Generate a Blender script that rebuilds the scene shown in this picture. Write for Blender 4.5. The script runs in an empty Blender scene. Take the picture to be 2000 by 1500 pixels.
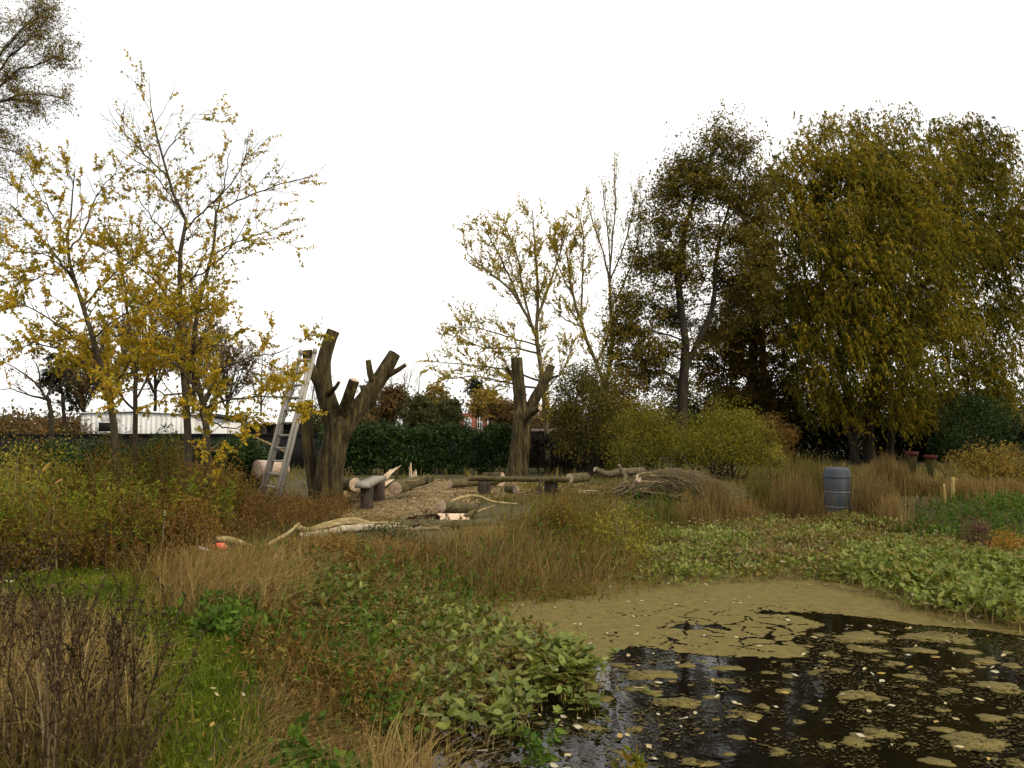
import bpy, math, random
import numpy as np
from mathutils import Vector

# ------------------------------------------------------------------ camera
SC = bpy.context.scene
COL = SC.collection
F = 1600.0                       # focal length in pixels of the 2000 px wide picture
PITCH = math.atan(85.0 / F)      # horizon sits at y = 835 of 1500
CAMZ = 1.7
cam_data = bpy.data.cameras.new('camera')
cam_data.sensor_width = 36.0
cam_data.lens = 36.0 * F / 2000.0
cam_data.clip_start = 0.05
cam_data.clip_end = 5000.0
cam = bpy.data.objects.new('camera', cam_data)
COL.objects.link(cam)
cam.location = (0, 0, CAMZ)
cam.rotation_euler = (math.radians(90) + PITCH, 0, 0)
SC.camera = cam

# ------------------------------------------------------------------ sky and sun (bright overcast)
SUN_EL, SUN_AZ = 44.0, 128.0      # azimuth measured from +Y (view direction) towards +X
world = bpy.data.worlds.new('World')
SC.world = world
world.use_nodes = True
wn = world.node_tree
wn.nodes.clear()
w_out = wn.nodes.new('ShaderNodeOutputWorld')
w_bg = wn.nodes.new('ShaderNodeBackground')
w_bg.inputs['Strength'].default_value = 0.1
w_sky = wn.nodes.new('ShaderNodeTexSky')
w_sky.sky_type = 'NISHITA'
w_sky.sun_disc = False
w_sky.sun_elevation = math.radians(SUN_EL)
w_sky.sun_rotation = math.radians(SUN_AZ)
w_tc = wn.nodes.new('ShaderNodeTexCoord')
w_map = wn.nodes.new('ShaderNodeMapping')
w_map.inputs['Scale'].default_value = (1.0, 1.0, 3.2)
w_noise = wn.nodes.new('ShaderNodeTexNoise')
w_noise.inputs['Scale'].default_value = 1.1
w_noise.inputs['Detail'].default_value = 6.0
w_noise.inputs['Roughness'].default_value = 0.55
w_ramp = wn.nodes.new('ShaderNodeValToRGB')
w_ramp.color_ramp.elements[0].position = 0.40
w_ramp.color_ramp.elements[0].color = (0.72, 0.72, 0.72, 1)
w_ramp.color_ramp.elements[1].position = 0.60
w_ramp.color_ramp.elements[1].color = (0.97, 0.97, 0.97, 1)
w_mix = wn.nodes.new('ShaderNodeMixRGB')
w_mix.inputs['Color2'].default_value = (11.3, 11.0, 10.5, 1)
wn.links.new(w_tc.outputs['Generated'], w_map.inputs['Vector'])
wn.links.new(w_map.outputs['Vector'], w_noise.inputs['Vector'])
wn.links.new(w_noise.outputs['Fac'], w_ramp.inputs['Fac'])
wn.links.new(w_ramp.outputs['Color'], w_mix.inputs['Fac'])
wn.links.new(w_sky.outputs['Color'], w_mix.inputs['Color1'])
wn.links.new(w_mix.outputs['Color'], w_bg.inputs['Color'])
wn.links.new(w_bg.outputs['Background'], w_out.inputs['Surface'])

sun_data = bpy.data.lights.new('sun', 'SUN')
sun_data.energy = 1.5
sun_data.angle = math.radians(10)
sun_data.color = (1.0, 0.86, 0.62)
sun = bpy.data.objects.new('sun', sun_data)
COL.objects.link(sun)
sd = Vector((math.sin(math.radians(SUN_AZ)) * math.cos(math.radians(SUN_EL)),
             math.cos(math.radians(SUN_AZ)) * math.cos(math.radians(SUN_EL)),
             math.sin(math.radians(SUN_EL))))
sun.rotation_euler = sd.to_track_quat('Z', 'Y').to_euler()
sun.location = sd * 60

SC.view_settings.view_transform = 'Standard'
SC.view_settings.look = 'None'
SC.view_settings.exposure = 0.5
SC.view_settings.gamma = 1.0
SC.cycles.use_denoising = True
SC.cycles.max_bounces = 6
SC.cycles.diffuse_bounces = 3
SC.cycles.transmission_bounces = 4
SC.cycles.transparent_max_bounces = 6
SC.cycles.use_adaptive_sampling = True

# ------------------------------------------------------------------ helpers
rng = np.random.default_rng(11)
TAU = 2 * math.pi
_c, _s = math.cos(PITCH), math.sin(PITCH)

def ray(px, py):
    u, v = (px - 1000.0) / F, (750.0 - py) / F
    return np.array([u, _c - v * _s, _s + v * _c])

def at(px, py, Y):               # point of the place seen at that pixel, Y metres ahead
    d = ray(px, py)
    return np.array([0, 0, CAMZ]) + d * (Y / d[1])

def gp(px, py, z=0.0):           # point on the level z seen at that pixel
    d = ray(px, py)
    return np.array([0, 0, CAMZ]) + d * ((z - CAMZ) / d[2])

def norm(v):
    return v / np.maximum(np.linalg.norm(v, axis=-1, keepdims=True), 1e-9)

def runit(n):
    return norm(rng.normal(size=(n, 3)))

_perm = np.random.default_rng(3).random((256, 256))
def vnoise(x, y):
    x = np.asarray(x, float); y = np.asarray(y, float)
    xi = np.floor(x).astype(int); yi = np.floor(y).astype(int)
    fx = x - xi; fy = y - yi
    fx = fx * fx * (3 - 2 * fx); fy = fy * fy * (3 - 2 * fy)
    g = lambda a, b: _perm[a & 255, b & 255]
    return ((g(xi, yi) * (1 - fx) + g(xi + 1, yi) * fx) * (1 - fy)
            + (g(xi, yi + 1) * (1 - fx) + g(xi + 1, yi + 1) * fx) * fy)

def fbm(x, y, o=4):
    s = 0; a = 1; t = 0
    for k in range(o):
        s = s + a * vnoise(x * 2 ** k + 17 * k, y * 2 ** k + 31 * k); t += a; a *= .5
    return s / t

def sdf(poly, x, y):             # signed distance, negative inside
    x = np.asarray(x, float); y = np.asarray(y, float)
    dm = np.full(x.shape, 1e18); ins = np.zeros(x.shape, bool)
    n = len(poly)
    for i in range(n):
        ax, ay = poly[i]; bx, by = poly[(i + 1) % n]
        ex, ey = bx - ax, by - ay
        t = np.clip(((x - ax) * ex + (y - ay) * ey) / (ex * ex + ey * ey), 0, 1)
        dm = np.minimum(dm, (x - ax - t * ex) ** 2 + (y - ay - t * ey) ** 2)
        c = ((ay > y) != (by > y)) & (x < (bx - ax) * (y - ay) / ((by - ay) if by != ay else 1e-12) + ax)
        ins ^= c
    return np.where(ins, -1, 1) * np.sqrt(dm)

WATER = -0.45
POND_PX = [(640, 2600), (760, 1700), (825, 1500), (800, 1400), (770, 1330), (830, 1250), (900, 1190), (985, 1160), (1080, 1140),
           (1190, 1135), (1215, 1090), (1250, 1050), (1330, 1025), (1450, 1012), (1600, 1006), (1720, 1012),
           (1800, 1032), (1880, 1055), (2000, 1072), (2200, 1100), (2700, 1180), (3600, 1420), (3600, 2600)]
POND = [tuple(gp(a, b, WATER)[:2]) for a, b in POND_PX]

def ground_z(x, y):
    x = np.asarray(x, float); y = np.asarray(y, float)
    b = 0.10 * (fbm(x * .35 + 9, y * .35 + 4, 3) - .5) + 0.05 * (fbm(x * 1.7, y * 1.7, 2) - .5)
    b = b * np.clip(1.5 - np.hypot(x, y) / 60, 0.2, 1)
    near = (np.abs(x) < 40) & (y > -12) & (y < 40)
    s = np.full(x.shape, 30.0)
    s[near] = sdf(POND, x[near], y[near]) + .25 * (fbm(x[near] * 1.3, y[near] * 1.3, 2) - .5)
    up = np.clip(s / 1.5, 0, 1); up = up * up * (3 - 2 * up)
    dn = np.clip(-s / 2.0, 0, 1)
    return np.where(s > 0, WATER - .02 + (-WATER + .02 + b) * up, WATER - .02 - .75 * dn)

def gz(x, y):
    return float(ground_z(np.array([x]), np.array([y]))[0])

def gpt(px, py):                 # point on the real ground along a pixel's ray
    z = 0.0
    for _ in range(6):
        p = gp(px, py, z); z = gz(p[0], p[1])
    return gp(px, py, z)

# ---- mesh collector
BASE = {}
class M:
    def __init__(self):
        self.v = []; self.q = []; self.t = []; self.a = []; self.n = 0
    def add(self, V, quads=None, tris=None, a=0.5):
        V = np.asarray(V, float).reshape(-1, 3)
        if quads is not None and len(quads): self.q.append(np.asarray(quads).reshape(-1, 4) + self.n)
        if tris is not None and len(tris): self.t.append(np.asarray(tris).reshape(-1, 3) + self.n)
        a = np.broadcast_to(np.asarray(a, float), (len(V),)) if np.ndim(a) == 0 else np.asarray(a, float)
        self.v.append(V); self.a.append(a); self.n += len(V)
    def mesh(self, name, mat, off=(0, 0, 0), smooth=False):
        me = bpy.data.meshes.new(name)
        V = np.concatenate(self.v) - np.asarray(off)
        q = np.concatenate(self.q) if self.q else np.zeros((0, 4), int)
        t = np.concatenate(self.t) if self.t else np.zeros((0, 3), int)
        me.vertices.add(len(V)); me.vertices.foreach_set('co', V.astype(np.float32).ravel())
        loops = np.concatenate([q.ravel(), t.ravel()]).astype(np.int32)
        me.loops.add(len(loops)); me.loops.foreach_set('vertex_index', loops)
        st = np.concatenate([np.arange(len(q)) * 4, len(q) * 4 + np.arange(len(t)) * 3]).astype(np.int32)
        me.polygons.add(len(st)); me.polygons.foreach_set('loop_start', st)
        if smooth: me.polygons.foreach_set('use_smooth', np.ones(len(st), bool))
        at_ = me.attributes.new('rnd', 'FLOAT', 'POINT')
        at_.data.foreach_set('value', np.concatenate(self.a).astype(np.float32))
        me.update(calc_edges=True)
        if mat is not None: me.materials.append(mat)
        return me
    def build(self, name, mat, parent=None, smooth=False, kind=None, label=None, base=None):
        off = BASE[parent.name] if parent is not None else (np.asarray(base, float) if base is not None else np.zeros(3))
        o = bpy.data.objects.new(name, self.mesh(name, mat, off, smooth))
        COL.objects.link(o)
        if parent is not None: o.parent = parent
        else: o.location = tuple(off)
        BASE[o.name] = np.asarray(off, float)
        if kind: o['kind'] = kind
        if label: o['label'] = label
        return o

def thing(name, label, cat, loc, group=None):
    o = bpy.data.objects.new(name, None)
    COL.objects.link(o); o.location = tuple(loc); o.empty_display_size = .2
    BASE[o.name] = np.asarray(loc, float)
    return tag(o, label, cat, group)

def tag(o, label, cat, group=None, kind=None):
    o['label'] = label; o['category'] = cat
    if group: o['group'] = group
    if kind: o['kind'] = kind
    return o

def struct(o):
    o['kind'] = 'structure'; return o

# ---- shapes
def resample(pts, K, rad=None, wob=0.0):
    pts = np.asarray(pts, float)
    n = len(pts)
    seg = np.r_[0, np.cumsum(np.linalg.norm(np.diff(pts, axis=0), axis=1))]
    u = np.linspace(0, seg[-1], K)
    P = np.zeros((K, 3))
    ext = np.vstack([2 * pts[0] - pts[1], pts, 2 * pts[-1] - pts[-2]])
    i = np.clip(np.searchsorted(seg, u, 'right') - 1, 0, n - 2)
    t = ((u - seg[i]) / np.maximum(seg[i + 1] - seg[i], 1e-9))[:, None]
    p0, p1, p2, p3 = ext[i], ext[i + 1], ext[i + 2], ext[i + 3]
    P = .5 * ((2 * p1) + (-p0 + p2) * t + (2 * p0 - 5 * p1 + 4 * p2 - p3) * t ** 2 + (-p0 + 3 * p1 - 3 * p2 + p3) * t ** 3)
    if wob:
        w = rng.normal(size=(K, 3)) * wob; w[0] = 0
        P = P + w
    if rad is None: return P
    R = np.interp(u, seg, np.asarray(rad, float)) if np.ndim(rad) else np.full(K, rad)
    return P, R

def tubes(m, P, R, S=4, a=None, rough=0.0, cap=False):
    P = np.asarray(P, float); R = np.asarray(R, float)
    if P.ndim == 2: P = P[None]; R = R[None]
    N, K, _ = P.shape
    T = norm(np.gradient(P, axis=1))
    mean = norm(P[:, -1] - P[:, 0])
    ref = np.where(np.abs(mean[:, 2:3]) > .8, np.array([[1., 0.2, 0]]), np.array([[0, 0.1, 1.]]))
    A = norm(np.cross(T, ref[:, None, :])); B = np.cross(T, A)
    ang = np.arange(S) * TAU / S
    RR = R[:, :, None] * (1 + (rough * rng.normal(size=(N, K, S)) if rough else 0))
    V = P[:, :, None, :] + RR[..., None] * (np.cos(ang)[:, None] * A[:, :, None, :] + np.sin(ang)[:, None] * B[:, :, None, :])
    k = np.arange(K - 1)[:, None]; s = np.arange(S)[None]
    q = np.stack([k * S + s, k * S + (s + 1) % S, (k + 1) * S + (s + 1) % S, (k + 1) * S + s], -1).reshape(-1, 4)
    Q = (q[None] + (np.arange(N) * K * S)[:, None, None]).reshape(-1, 4)
    if a is None: a = rng.random(N)
    m.add(V, quads=Q, a=np.repeat(np.broadcast_to(np.asarray(a, float), (N,)), K * S))
    if cap:
        for i in range(N):
            for e in (0, K - 1):
                ring = V[i, e]; c = ring.mean(0)
                tr = [[S, j, (j + 1) % S] for j in range(S)]
                if e == 0: tr = [t_[::-1] for t_ in tr]
                m.add(np.vstack([ring, c]), tris=tr, a=.5)

def disc(m, c, n, r, S=16, lift=0.0, a=.5, rings=4, rough=.05):
    n = norm(np.asarray(n, float)); u = norm(np.cross(n, [0.3, 0.2, 1.0] if abs(n[2]) < .8 else [1., 0, 0])); v = np.cross(n, u)
    ang = np.arange(S) * TAU / S
    rr = r * (1 + rough * rng.normal(size=S))
    V = [c + n * lift]
    for k in range(1, rings + 1):
        V += [c + n * (lift - (.004 if k == rings else 0)) + rr[j] * k / rings * (math.cos(ang[j]) * u + math.sin(ang[j]) * v) for j in range(S)]
    tr = [[0, 1 + j, 1 + (j + 1) % S] for j in range(S)]
    q = []
    for k in range(rings - 1):
        for j in range(S):
            q.append([1 + k * S + j, 1 + (k + 1) * S + j, 1 + (k + 1) * S + (j + 1) % S, 1 + k * S + (j + 1) % S])
    m.add(np.array(V), quads=q, tris=tr, a=a)

def ribbons(m, P, W, side, a):
    N, K, _ = P.shape
    V = np.stack([P - side[:, None] * W[..., None], P + side[:, None] * W[..., None]], 2).reshape(N, K * 2, 3)[:, :K * 2 - 1].copy()
    V[:, -1] = P[:, -1]
    k = np.arange(K - 2); o = np.arange(N) * (K * 2 - 1)
    q = np.stack([k * 2, k * 2 + 1, k * 2 + 3, k * 2 + 2], -1)
    Q = (q[None] + o[:, None, None]).reshape(-1, 4)
    T = np.array([K * 2 - 4, K * 2 - 3, K * 2 - 2])[None] + o[:, None]
    m.add(V, quads=Q, tris=T, a=np.repeat(a, K * 2 - 1))

def box(m, c, X, Y, Z, a=.5):    # X, Y, Z half-axis vectors
    c = np.asarray(c, float); X, Y, Z = (np.asarray(k, float) for k in (X, Y, Z))
    V = [c + i * X + j * Y + k * Z for i in (-1, 1) for j in (-1, 1) for k in (-1, 1)]
    q = [[0, 1, 3, 2], [4, 6, 7, 5], [0, 4, 5, 1], [2, 3, 7, 6], [0, 2, 6, 4], [1, 5, 7, 3]]
    m.add(V, quads=q, a=a)

def abox(m, x0, x1, y0, y1, z0, z1, a=.5):
    box(m, ((x0 + x1) / 2, (y0 + y1) / 2, (z0 + z1) / 2), ((x1 - x0) / 2, 0, 0), (0, (y1 - y0) / 2, 0), (0, 0, (z1 - z0) / 2), a)

def lathe(m, c, prof, S=28, a=.5):
    prof = np.asarray(prof, float); K = len(prof)
    ang = np.arange(S) * TAU / S
    V = np.asarray(c) + np.stack([prof[:, 0:1] * np.cos(ang), prof[:, 0:1] * np.sin(ang), np.repeat(prof[:, 1:2], S, 1)], -1)
    k = np.arange(K - 1)[:, None]; s = np.arange(S)[None]
    q = np.stack([k * S + s, k * S + (s + 1) % S, (k + 1) * S + (s + 1) % S, (k + 1) * S + s], -1).reshape(-1, 4)
    m.add(V, quads=q, a=a)

# leaf outlines: (along, across, up), faces
LEAF4 = (np.array([[0, 0, 0], [.45, .5, .14], [1, 0, -.06], [.45, -.5, .14]]), [[0, 1, 2], [0, 2, 3]], [])
LEAF6 = (np.array([[0, 0, 0], [.28, .46, .16], [.66, .40, .10], [1, 0, -.10], [.66, -.40, .10], [.28, -.46, .16]]), [], [[0, 1, 2, 3], [0, 3, 4, 5]])
LEAF3 = (np.array([[0, .3, 0], [0, -.3, 0], [1, 0, 0.]]), [[0, 1, 2]], [])
TRI = (np.array([[0, .42, .05], [.18, -.52, .08], [1, .08, -.05]]), [[0, 1, 2]], [])
BLOB = (np.array([[0, 0, 0], [.5, .5, 0], [.5, 0, .5], [.5, -.5, 0], [.5, 0, -.5], [1, 0, 0.]]),
        [[0, 2, 1], [0, 3, 2], [0, 4, 3], [0, 1, 4], [5, 1, 2], [5, 2, 3], [5, 3, 4], [5, 4, 1]], [])

def inst(m, tmpl, pos, d, n, L, W, a):
    tv, tt, tq = tmpl
    N = len(pos); k = len(tv)
    t = norm(d); s = norm(np.cross(n, t)); nn = np.cross(t, s)
    L = np.broadcast_to(L, (N,)); W = np.broadcast_to(W, (N,))
    V = (pos[:, None] + t[:, None] * (tv[None, :, 0] * L[:, None])[..., None]
         + s[:, None] * (tv[None, :, 1] * W[:, None])[..., None] + nn[:, None] * (tv[None, :, 2] * W[:, None])[..., None])
    off = (np.arange(N) * k)[:, None, None]
    T = (np.asarray(tt)[None] + off).reshape(-1, 3) if len(tt) else None
    Q = (np.asarray(tq)[None] + off).reshape(-1, 4) if len(tq) else None
    m.add(V, quads=Q, tris=T, a=np.repeat(np.broadcast_to(a, (N,)), k))

def spawn(P, R, n, t0, t1, L, ang, up, wob, K, rf, rmin=.002, fall=.5, grav=0.0):
    N, Kp, _ = P.shape
    n = np.broadcast_to(np.asarray(n), (N,)).astype(int)
    idx = np.repeat(np.arange(N), n)
    C = len(idx)
    t = rng.uniform(t0, t1, C) * (Kp - 1)
    i = np.clip(np.floor(t).astype(int), 0, Kp - 2); fr = (t - i)[:, None]
    b = P[idx, i] * (1 - fr) + P[idx, i + 1] * fr
    rb = R[idx, i] * (1 - fr[:, 0]) + R[idx, i + 1] * fr[:, 0]
    tan = norm(P[idx, i + 1] - P[idx, i])
    rp = runit(C); rp = norm(rp - (rp * tan).sum(1, keepdims=True) * tan)
    a = np.radians(ang) * rng.uniform(.65, 1.35, C)[:, None]
    d = np.cos(a) * tan + np.sin(a) * rp
    d[:, 2] += up; d = norm(d)
    Lb = np.broadcast_to(L, (N,))[idx] if np.ndim(L) else L
    Ln = Lb * rng.uniform(.55, 1.25, C) * (1 - fall * t / (Kp - 1))
    s = np.linspace(0, 1, K)
    Q = b[:, None] + d[:, None] * (Ln[:, None] * s)[..., None]
    w = np.cumsum(rng.normal(size=(C, K, 3)), 1) * (wob * Ln[:, None, None]); w[:, 0] = 0
    Q = Q + w
    Q[..., 2] += (up * .5 - grav) * Ln[:, None] * s ** 2
    Rn = np.maximum(np.minimum(rb * rf, Ln * .010 + .0015)[:, None] * (1 - .8 * s), rmin)
    return Q, Rn

def along(P, n, t0=.15, t1=1.0):
    N, K, _ = P.shape
    idx = np.repeat(np.arange(N), n); C = len(idx)
    t = rng.uniform(t0, t1, C) * (K - 1)
    i = np.clip(np.floor(t).astype(int), 0, K - 2); fr = (t - i)[:, None]
    return P[idx, i] * (1 - fr) + P[idx, i + 1] * fr, norm(P[idx, i + 1] - P[idx, i]), idx

def leaves_on(m, P, n, L, W, tmpl=LEAF4, t0=.15, droop=.4, out=.9, tint=None, lv=.35):
    p, tan, idx = along(P, n, t0)
    C = len(p)
    d = tan * .5 + runit(C) * out; d[:, 2] -= droop
    nr = runit(C) * .8; nr[:, 2] += .8
    sz = rng.uniform(.65, 1.25, C)
    base = rng.random(len(P))[idx] if tint is None else tint[idx]
    a = np.clip(base * (1 - lv) + rng.random(C) * lv, 0, 1)
    inst(m, tmpl, p, d, norm(nr), L * sz, W * sz, a)

# ---- materials
MATS = {}
def _new(name):
    m = bpy.data.materials.new(name); m.use_nodes = True
    nt = m.node_tree
    for n in list(nt.nodes):
        if n.type not in ('OUTPUT_MATERIAL', 'BSDF_PRINCIPLED'): nt.nodes.remove(n)
    return m, nt, nt.nodes['Principled BSDF'], nt.nodes['Material Output']

def ramp(nt, cols, pos=None):
    r = nt.nodes.new('ShaderNodeValToRGB'); cr = r.color_ramp
    pos = pos or [i / max(len(cols) - 1, 1) for i in range(len(cols))]
    while len(cr.elements) < len(cols): cr.elements.new(.5)
    for e, p, c in zip(cr.elements, pos, cols):
        e.position = p; e.color = (*c, 1)
    return r

def leafmat(name, cols, trans=.30, rough=.6, spec=.09, pos=None):
    if name in MATS: return MATS[name]
    m, nt, b, out = _new(name)
    a = nt.nodes.new('ShaderNodeAttribute'); a.attribute_name = 'rnd'
    r = ramp(nt, cols, pos)
    tc = nt.nodes.new('ShaderNodeTexCoord')
    nz = nt.nodes.new('ShaderNodeTexNoise'); nz.inputs['Scale'].default_value = 2.3; nz.inputs['Detail'].default_value = 3
    nt.links.new(tc.outputs['Object'], nz.inputs['Vector'])
    ad = nt.nodes.new('ShaderNodeMath'); ad.operation = 'MULTIPLY_ADD'
    ad.inputs[1].default_value = .7; ad.inputs[2].default_value = -.35
    nt.links.new(nz.outputs['Fac'], ad.inputs[0])
    sm = nt.nodes.new('ShaderNodeMath'); sm.use_clamp = True
    nt.links.new(a.outputs['Fac'], sm.inputs[0]); nt.links.new(ad.outputs[0], sm.inputs[1])
    nt.links.new(sm.outputs[0], r.inputs['Fac'])
    nt.links.new(r.outputs['Color'], b.inputs['Base Color'])
    b.inputs['Roughness'].default_value = rough
    b.inputs['Specular IOR Level'].default_value = spec
    if trans > 0:
        tr = nt.nodes.new('ShaderNodeBsdfTranslucent')
        nt.links.new(r.outputs['Color'], tr.inputs['Color'])
        mx = nt.nodes.new('ShaderNodeMixShader'); mx.inputs[0].default_value = trans
        nt.links.new(b.outputs[0], mx.inputs[1]); nt.links.new(tr.outputs[0], mx.inputs[2])
        nt.links.new(mx.outputs[0], out.inputs['Surface'])
    MATS[name] = m
    return m

def noisemat(name, cols, scale=(6, 6, 6), detail=6, rough=.85, bump=.0, bscale=None, pos=None, spec=.2, dist=.0):
    if name in MATS: return MATS[name]
    m, nt, b, out = _new(name)
    tc = nt.nodes.new('ShaderNodeTexCoord')
    mp = nt.nodes.new('ShaderNodeMapping'); mp.inputs['Scale'].default_value = scale
    nz = nt.nodes.new('ShaderNodeTexNoise'); nz.inputs['Scale'].default_value = 1; nz.inputs['Detail'].default_value = detail
    nz.inputs['Roughness'].default_value = .65; nz.inputs['Distortion'].default_value = dist
    nt.links.new(tc.outputs['Object'], mp.inputs['Vector']); nt.links.new(mp.outputs[0], nz.inputs['Vector'])
    r = ramp(nt, cols, pos or [.3 + .4 * i / max(len(cols) - 1, 1) for i in range(len(cols))])
    nt.links.new(nz.outputs['Fac'], r.inputs['Fac']); nt.links.new(r.outputs['Color'], b.inputs['Base Color'])
    b.inputs['Roughness'].default_value = rough; b.inputs['Specular IOR Level'].default_value = spec
    if bump:
        bs = bscale or tuple(3 * s_ for s_ in scale)
        mp2 = nt.nodes.new('ShaderNodeMapping'); mp2.inputs['Scale'].default_value = bs
        n2 = nt.nodes.new('ShaderNodeTexNoise'); n2.inputs['Scale'].default_value = 1; n2.inputs['Detail'].default_value = 5
        nt.links.new(tc.outputs['Object'], mp2.inputs['Vector']); nt.links.new(mp2.outputs[0], n2.inputs['Vector'])
        bp = nt.nodes.new('ShaderNodeBump'); bp.inputs['Strength'].default_value = bump; bp.inputs['Distance'].default_value = .05
        nt.links.new(n2.outputs['Fac'], bp.inputs['Height']); nt.links.new(bp.outputs[0], b.inputs['Normal'])
    MATS[name] = m
    return m

BARK_POLLARD = noisemat('bark_pollard', [(.012, .009, .004), (.034, .025, .010), (.068, .052, .018), (.12, .092, .038)], scale=(11, 11, 1.8), bump=1.0, bscale=(26, 26, 2.6), pos=[.36, .46, .56, .68])
BARK_GREY = noisemat('bark_grey', [(.045, .036, .018), (.10, .082, .042), (.15, .125, .07)], scale=(10, 10, 3), bump=.5)
BARK_DARK = noisemat('bark_dark', [(.010, .008, .005), (.026, .02, .012), (.045, .037, .024)], scale=(9, 9, 2), bump=.6)
BARK_SAP = noisemat('bark_sapling', [(.03, .022, .014), (.065, .05, .03), (.09, .078, .045)], scale=(20, 20, 6), bump=.4)
BARK_OLIVE = noisemat('bark_olive', [(.035, .028, .012), (.085, .07, .028), (.14, .115, .05)], scale=(9, 9, 9), bump=.6)
TWIG = noisemat('twig', [(.07, .052, .024), (.17, .13, .065), (.27, .21, .11)], scale=(8, 8, 8))
PEELED = noisemat('peeled_branch', [(.15, .105, .042), (.27, .20, .09), (.38, .30, .16)], scale=(10, 10, 10), bump=.3)
CUTWOOD = noisemat('cut_wood', [(.20, .13, .08), (.42, .31, .21), (.56, .44, .33)], scale=(22, 22, 22), bump=.25, rough=.75)
FRESHWOOD = noisemat('fresh_wood', [(.36, .24, .14), (.56, .42, .28), (.68, .55, .41)], scale=(4, 4, 18), bump=.4, rough=.75)
AGEDWOOD = noisemat('aged_wood', [(.022, .016, .011), (.05, .038, .027), (.085, .067, .048)], scale=(14, 14, 3), bump=.6)
GREYPLANK = noisemat('grey_plank', [(.14, .12, .09), (.27, .245, .20), (.38, .35, .30)], scale=(3, 14, 14), bump=.6)
STEM_DRY = leafmat('dry_stem', [(.06, .042, .022), (.14, .10, .055), (.24, .18, .10)], trans=0)

# ================================================================== SETTING
def gaps(lo, hi, step, far, n):
    core = np.arange(lo, hi, step)
    g = np.geomspace(step, far, n).cumsum(); g = g * far / g[-1]
    return np.concatenate([(lo - g)[::-1], core, hi + g - step * .5])

gx = gaps(-14, 17, .22, 1500, 26); gy = gaps(-5, 30, .22, 1800, 26)
GX, GY = np.meshgrid(gx, gy)
GZ = ground_z(GX.ravel(), GY.ravel())
nx_, ny_ = len(gx), len(gy)
ii = np.arange(nx_ - 1)[None] + np.arange(ny_ - 1)[:, None] * nx_
gm = M()
gm.add(np.stack([GX.ravel(), GY.ravel(), GZ], 1), quads=np.stack([ii, ii + 1, ii + nx_ + 1, ii + nx_], -1).reshape(-1, 4))
GROUND = noisemat('ground_soil', [(.028, .021, .011), (.055, .046, .018), (.075, .066, .022), (.10, .074, .036)], scale=(1.7, 1.7, 1.7), detail=10, bump=.8, bscale=(30, 30, 30))
ground = struct(gm.build('ground', GROUND, smooth=True))

# --- clearing strewn with sawdust and wood chips
CLEAR_PX = [(600, 990), (620, 968), (700, 960), (800, 945), (900, 938), (1010, 938), (1120, 942), (1180, 950),
            (1120, 962), (1040, 968), (960, 975), (900, 992), (860, 1008), (760, 1028), (680, 1026), (620, 1012)]
CLEAR = [tuple(gp(a, b, 0)[:2]) for a, b in CLEAR_PX]
def in_poly(poly, n, edge=0.0):
    P = np.array(poly); lo, hi = P.min(0), P.max(0)
    out = []
    c = 0
    while c < n:
        q = rng.uniform(lo, hi, size=(n * 3 + 60, 2))
        q = q[sdf(poly, q[:, 0], q[:, 1]) < edge]
        out.append(q); c += len(q)
    return np.concatenate(out)[:n]
def sheet(poly, step, lift, rag=.35):
    P = np.array(poly); lo, hi = P.min(0) - .5, P.max(0) + .5
    xs = np.arange(lo[0], hi[0], step); ys = np.arange(lo[1], hi[1], step)
    X, Y = np.meshgrid(xs, ys)
    s = sdf(poly, X, Y) + rag * (fbm(X * 1.2, Y * 1.2, 3) - .5) * 2
    keep = s < 0
    nx = len(xs)
    i = (np.arange(nx - 1)[None] + np.arange(len(ys) - 1)[:, None] * nx)
    k = keep[:-1, :-1] & keep[1:, 1:] & keep[1:, :-1] & keep[:-1, 1:]
    i = i[k]
    Z = ground_z(X.ravel(), Y.ravel()) + lift
    m = M()
    used = np.unique(np.concatenate([i, i + 1, i + nx, i + nx + 1])); mp = -np.ones(X.size, int); mp[used] = np.arange(len(used))
    V = np.stack([X.ravel(), Y.ravel(), Z], 1)[used]
    m.add(V, quads=mp[np.stack([i, i + 1, i + nx + 1, i + nx], -1)])
    return m
CHIPS = noisemat('sawdust', [(.085, .053, .018), (.16, .108, .04), (.22, .155, .062), (.36, .275, .14)], scale=(5, 5, 5), detail=10, bump=.7, bscale=(45, 45, 45), pos=[.3, .45, .58, .75])
struct(sheet(CLEAR, .09, .012).build('clearing', CHIPS, smooth=True))
cm = M()
q = in_poly(CLEAR, 6500); z = ground_z(q[:, 0], q[:, 1]) + .02
n_ = len(q); d = rng.normal(size=(n_, 3)); d[:, 2] *= .25
nn_ = rng.normal(size=(n_, 3)) * .35; nn_[:, 2] += 1
inst(cm, LEAF4, np.c_[q, z], d, nn_, rng.uniform(.03, .09, n_), rng.uniform(.015, .05, n_), rng.random(n_))
tag(cm.build('wood_chips', leafmat('chip', [(.09, .06, .026), (.20, .14, .06), (.42, .32, .18)], trans=0), kind='stuff'),
    'pale sawdust and wood chips strewn over the clearing', 'wood chips')

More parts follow.
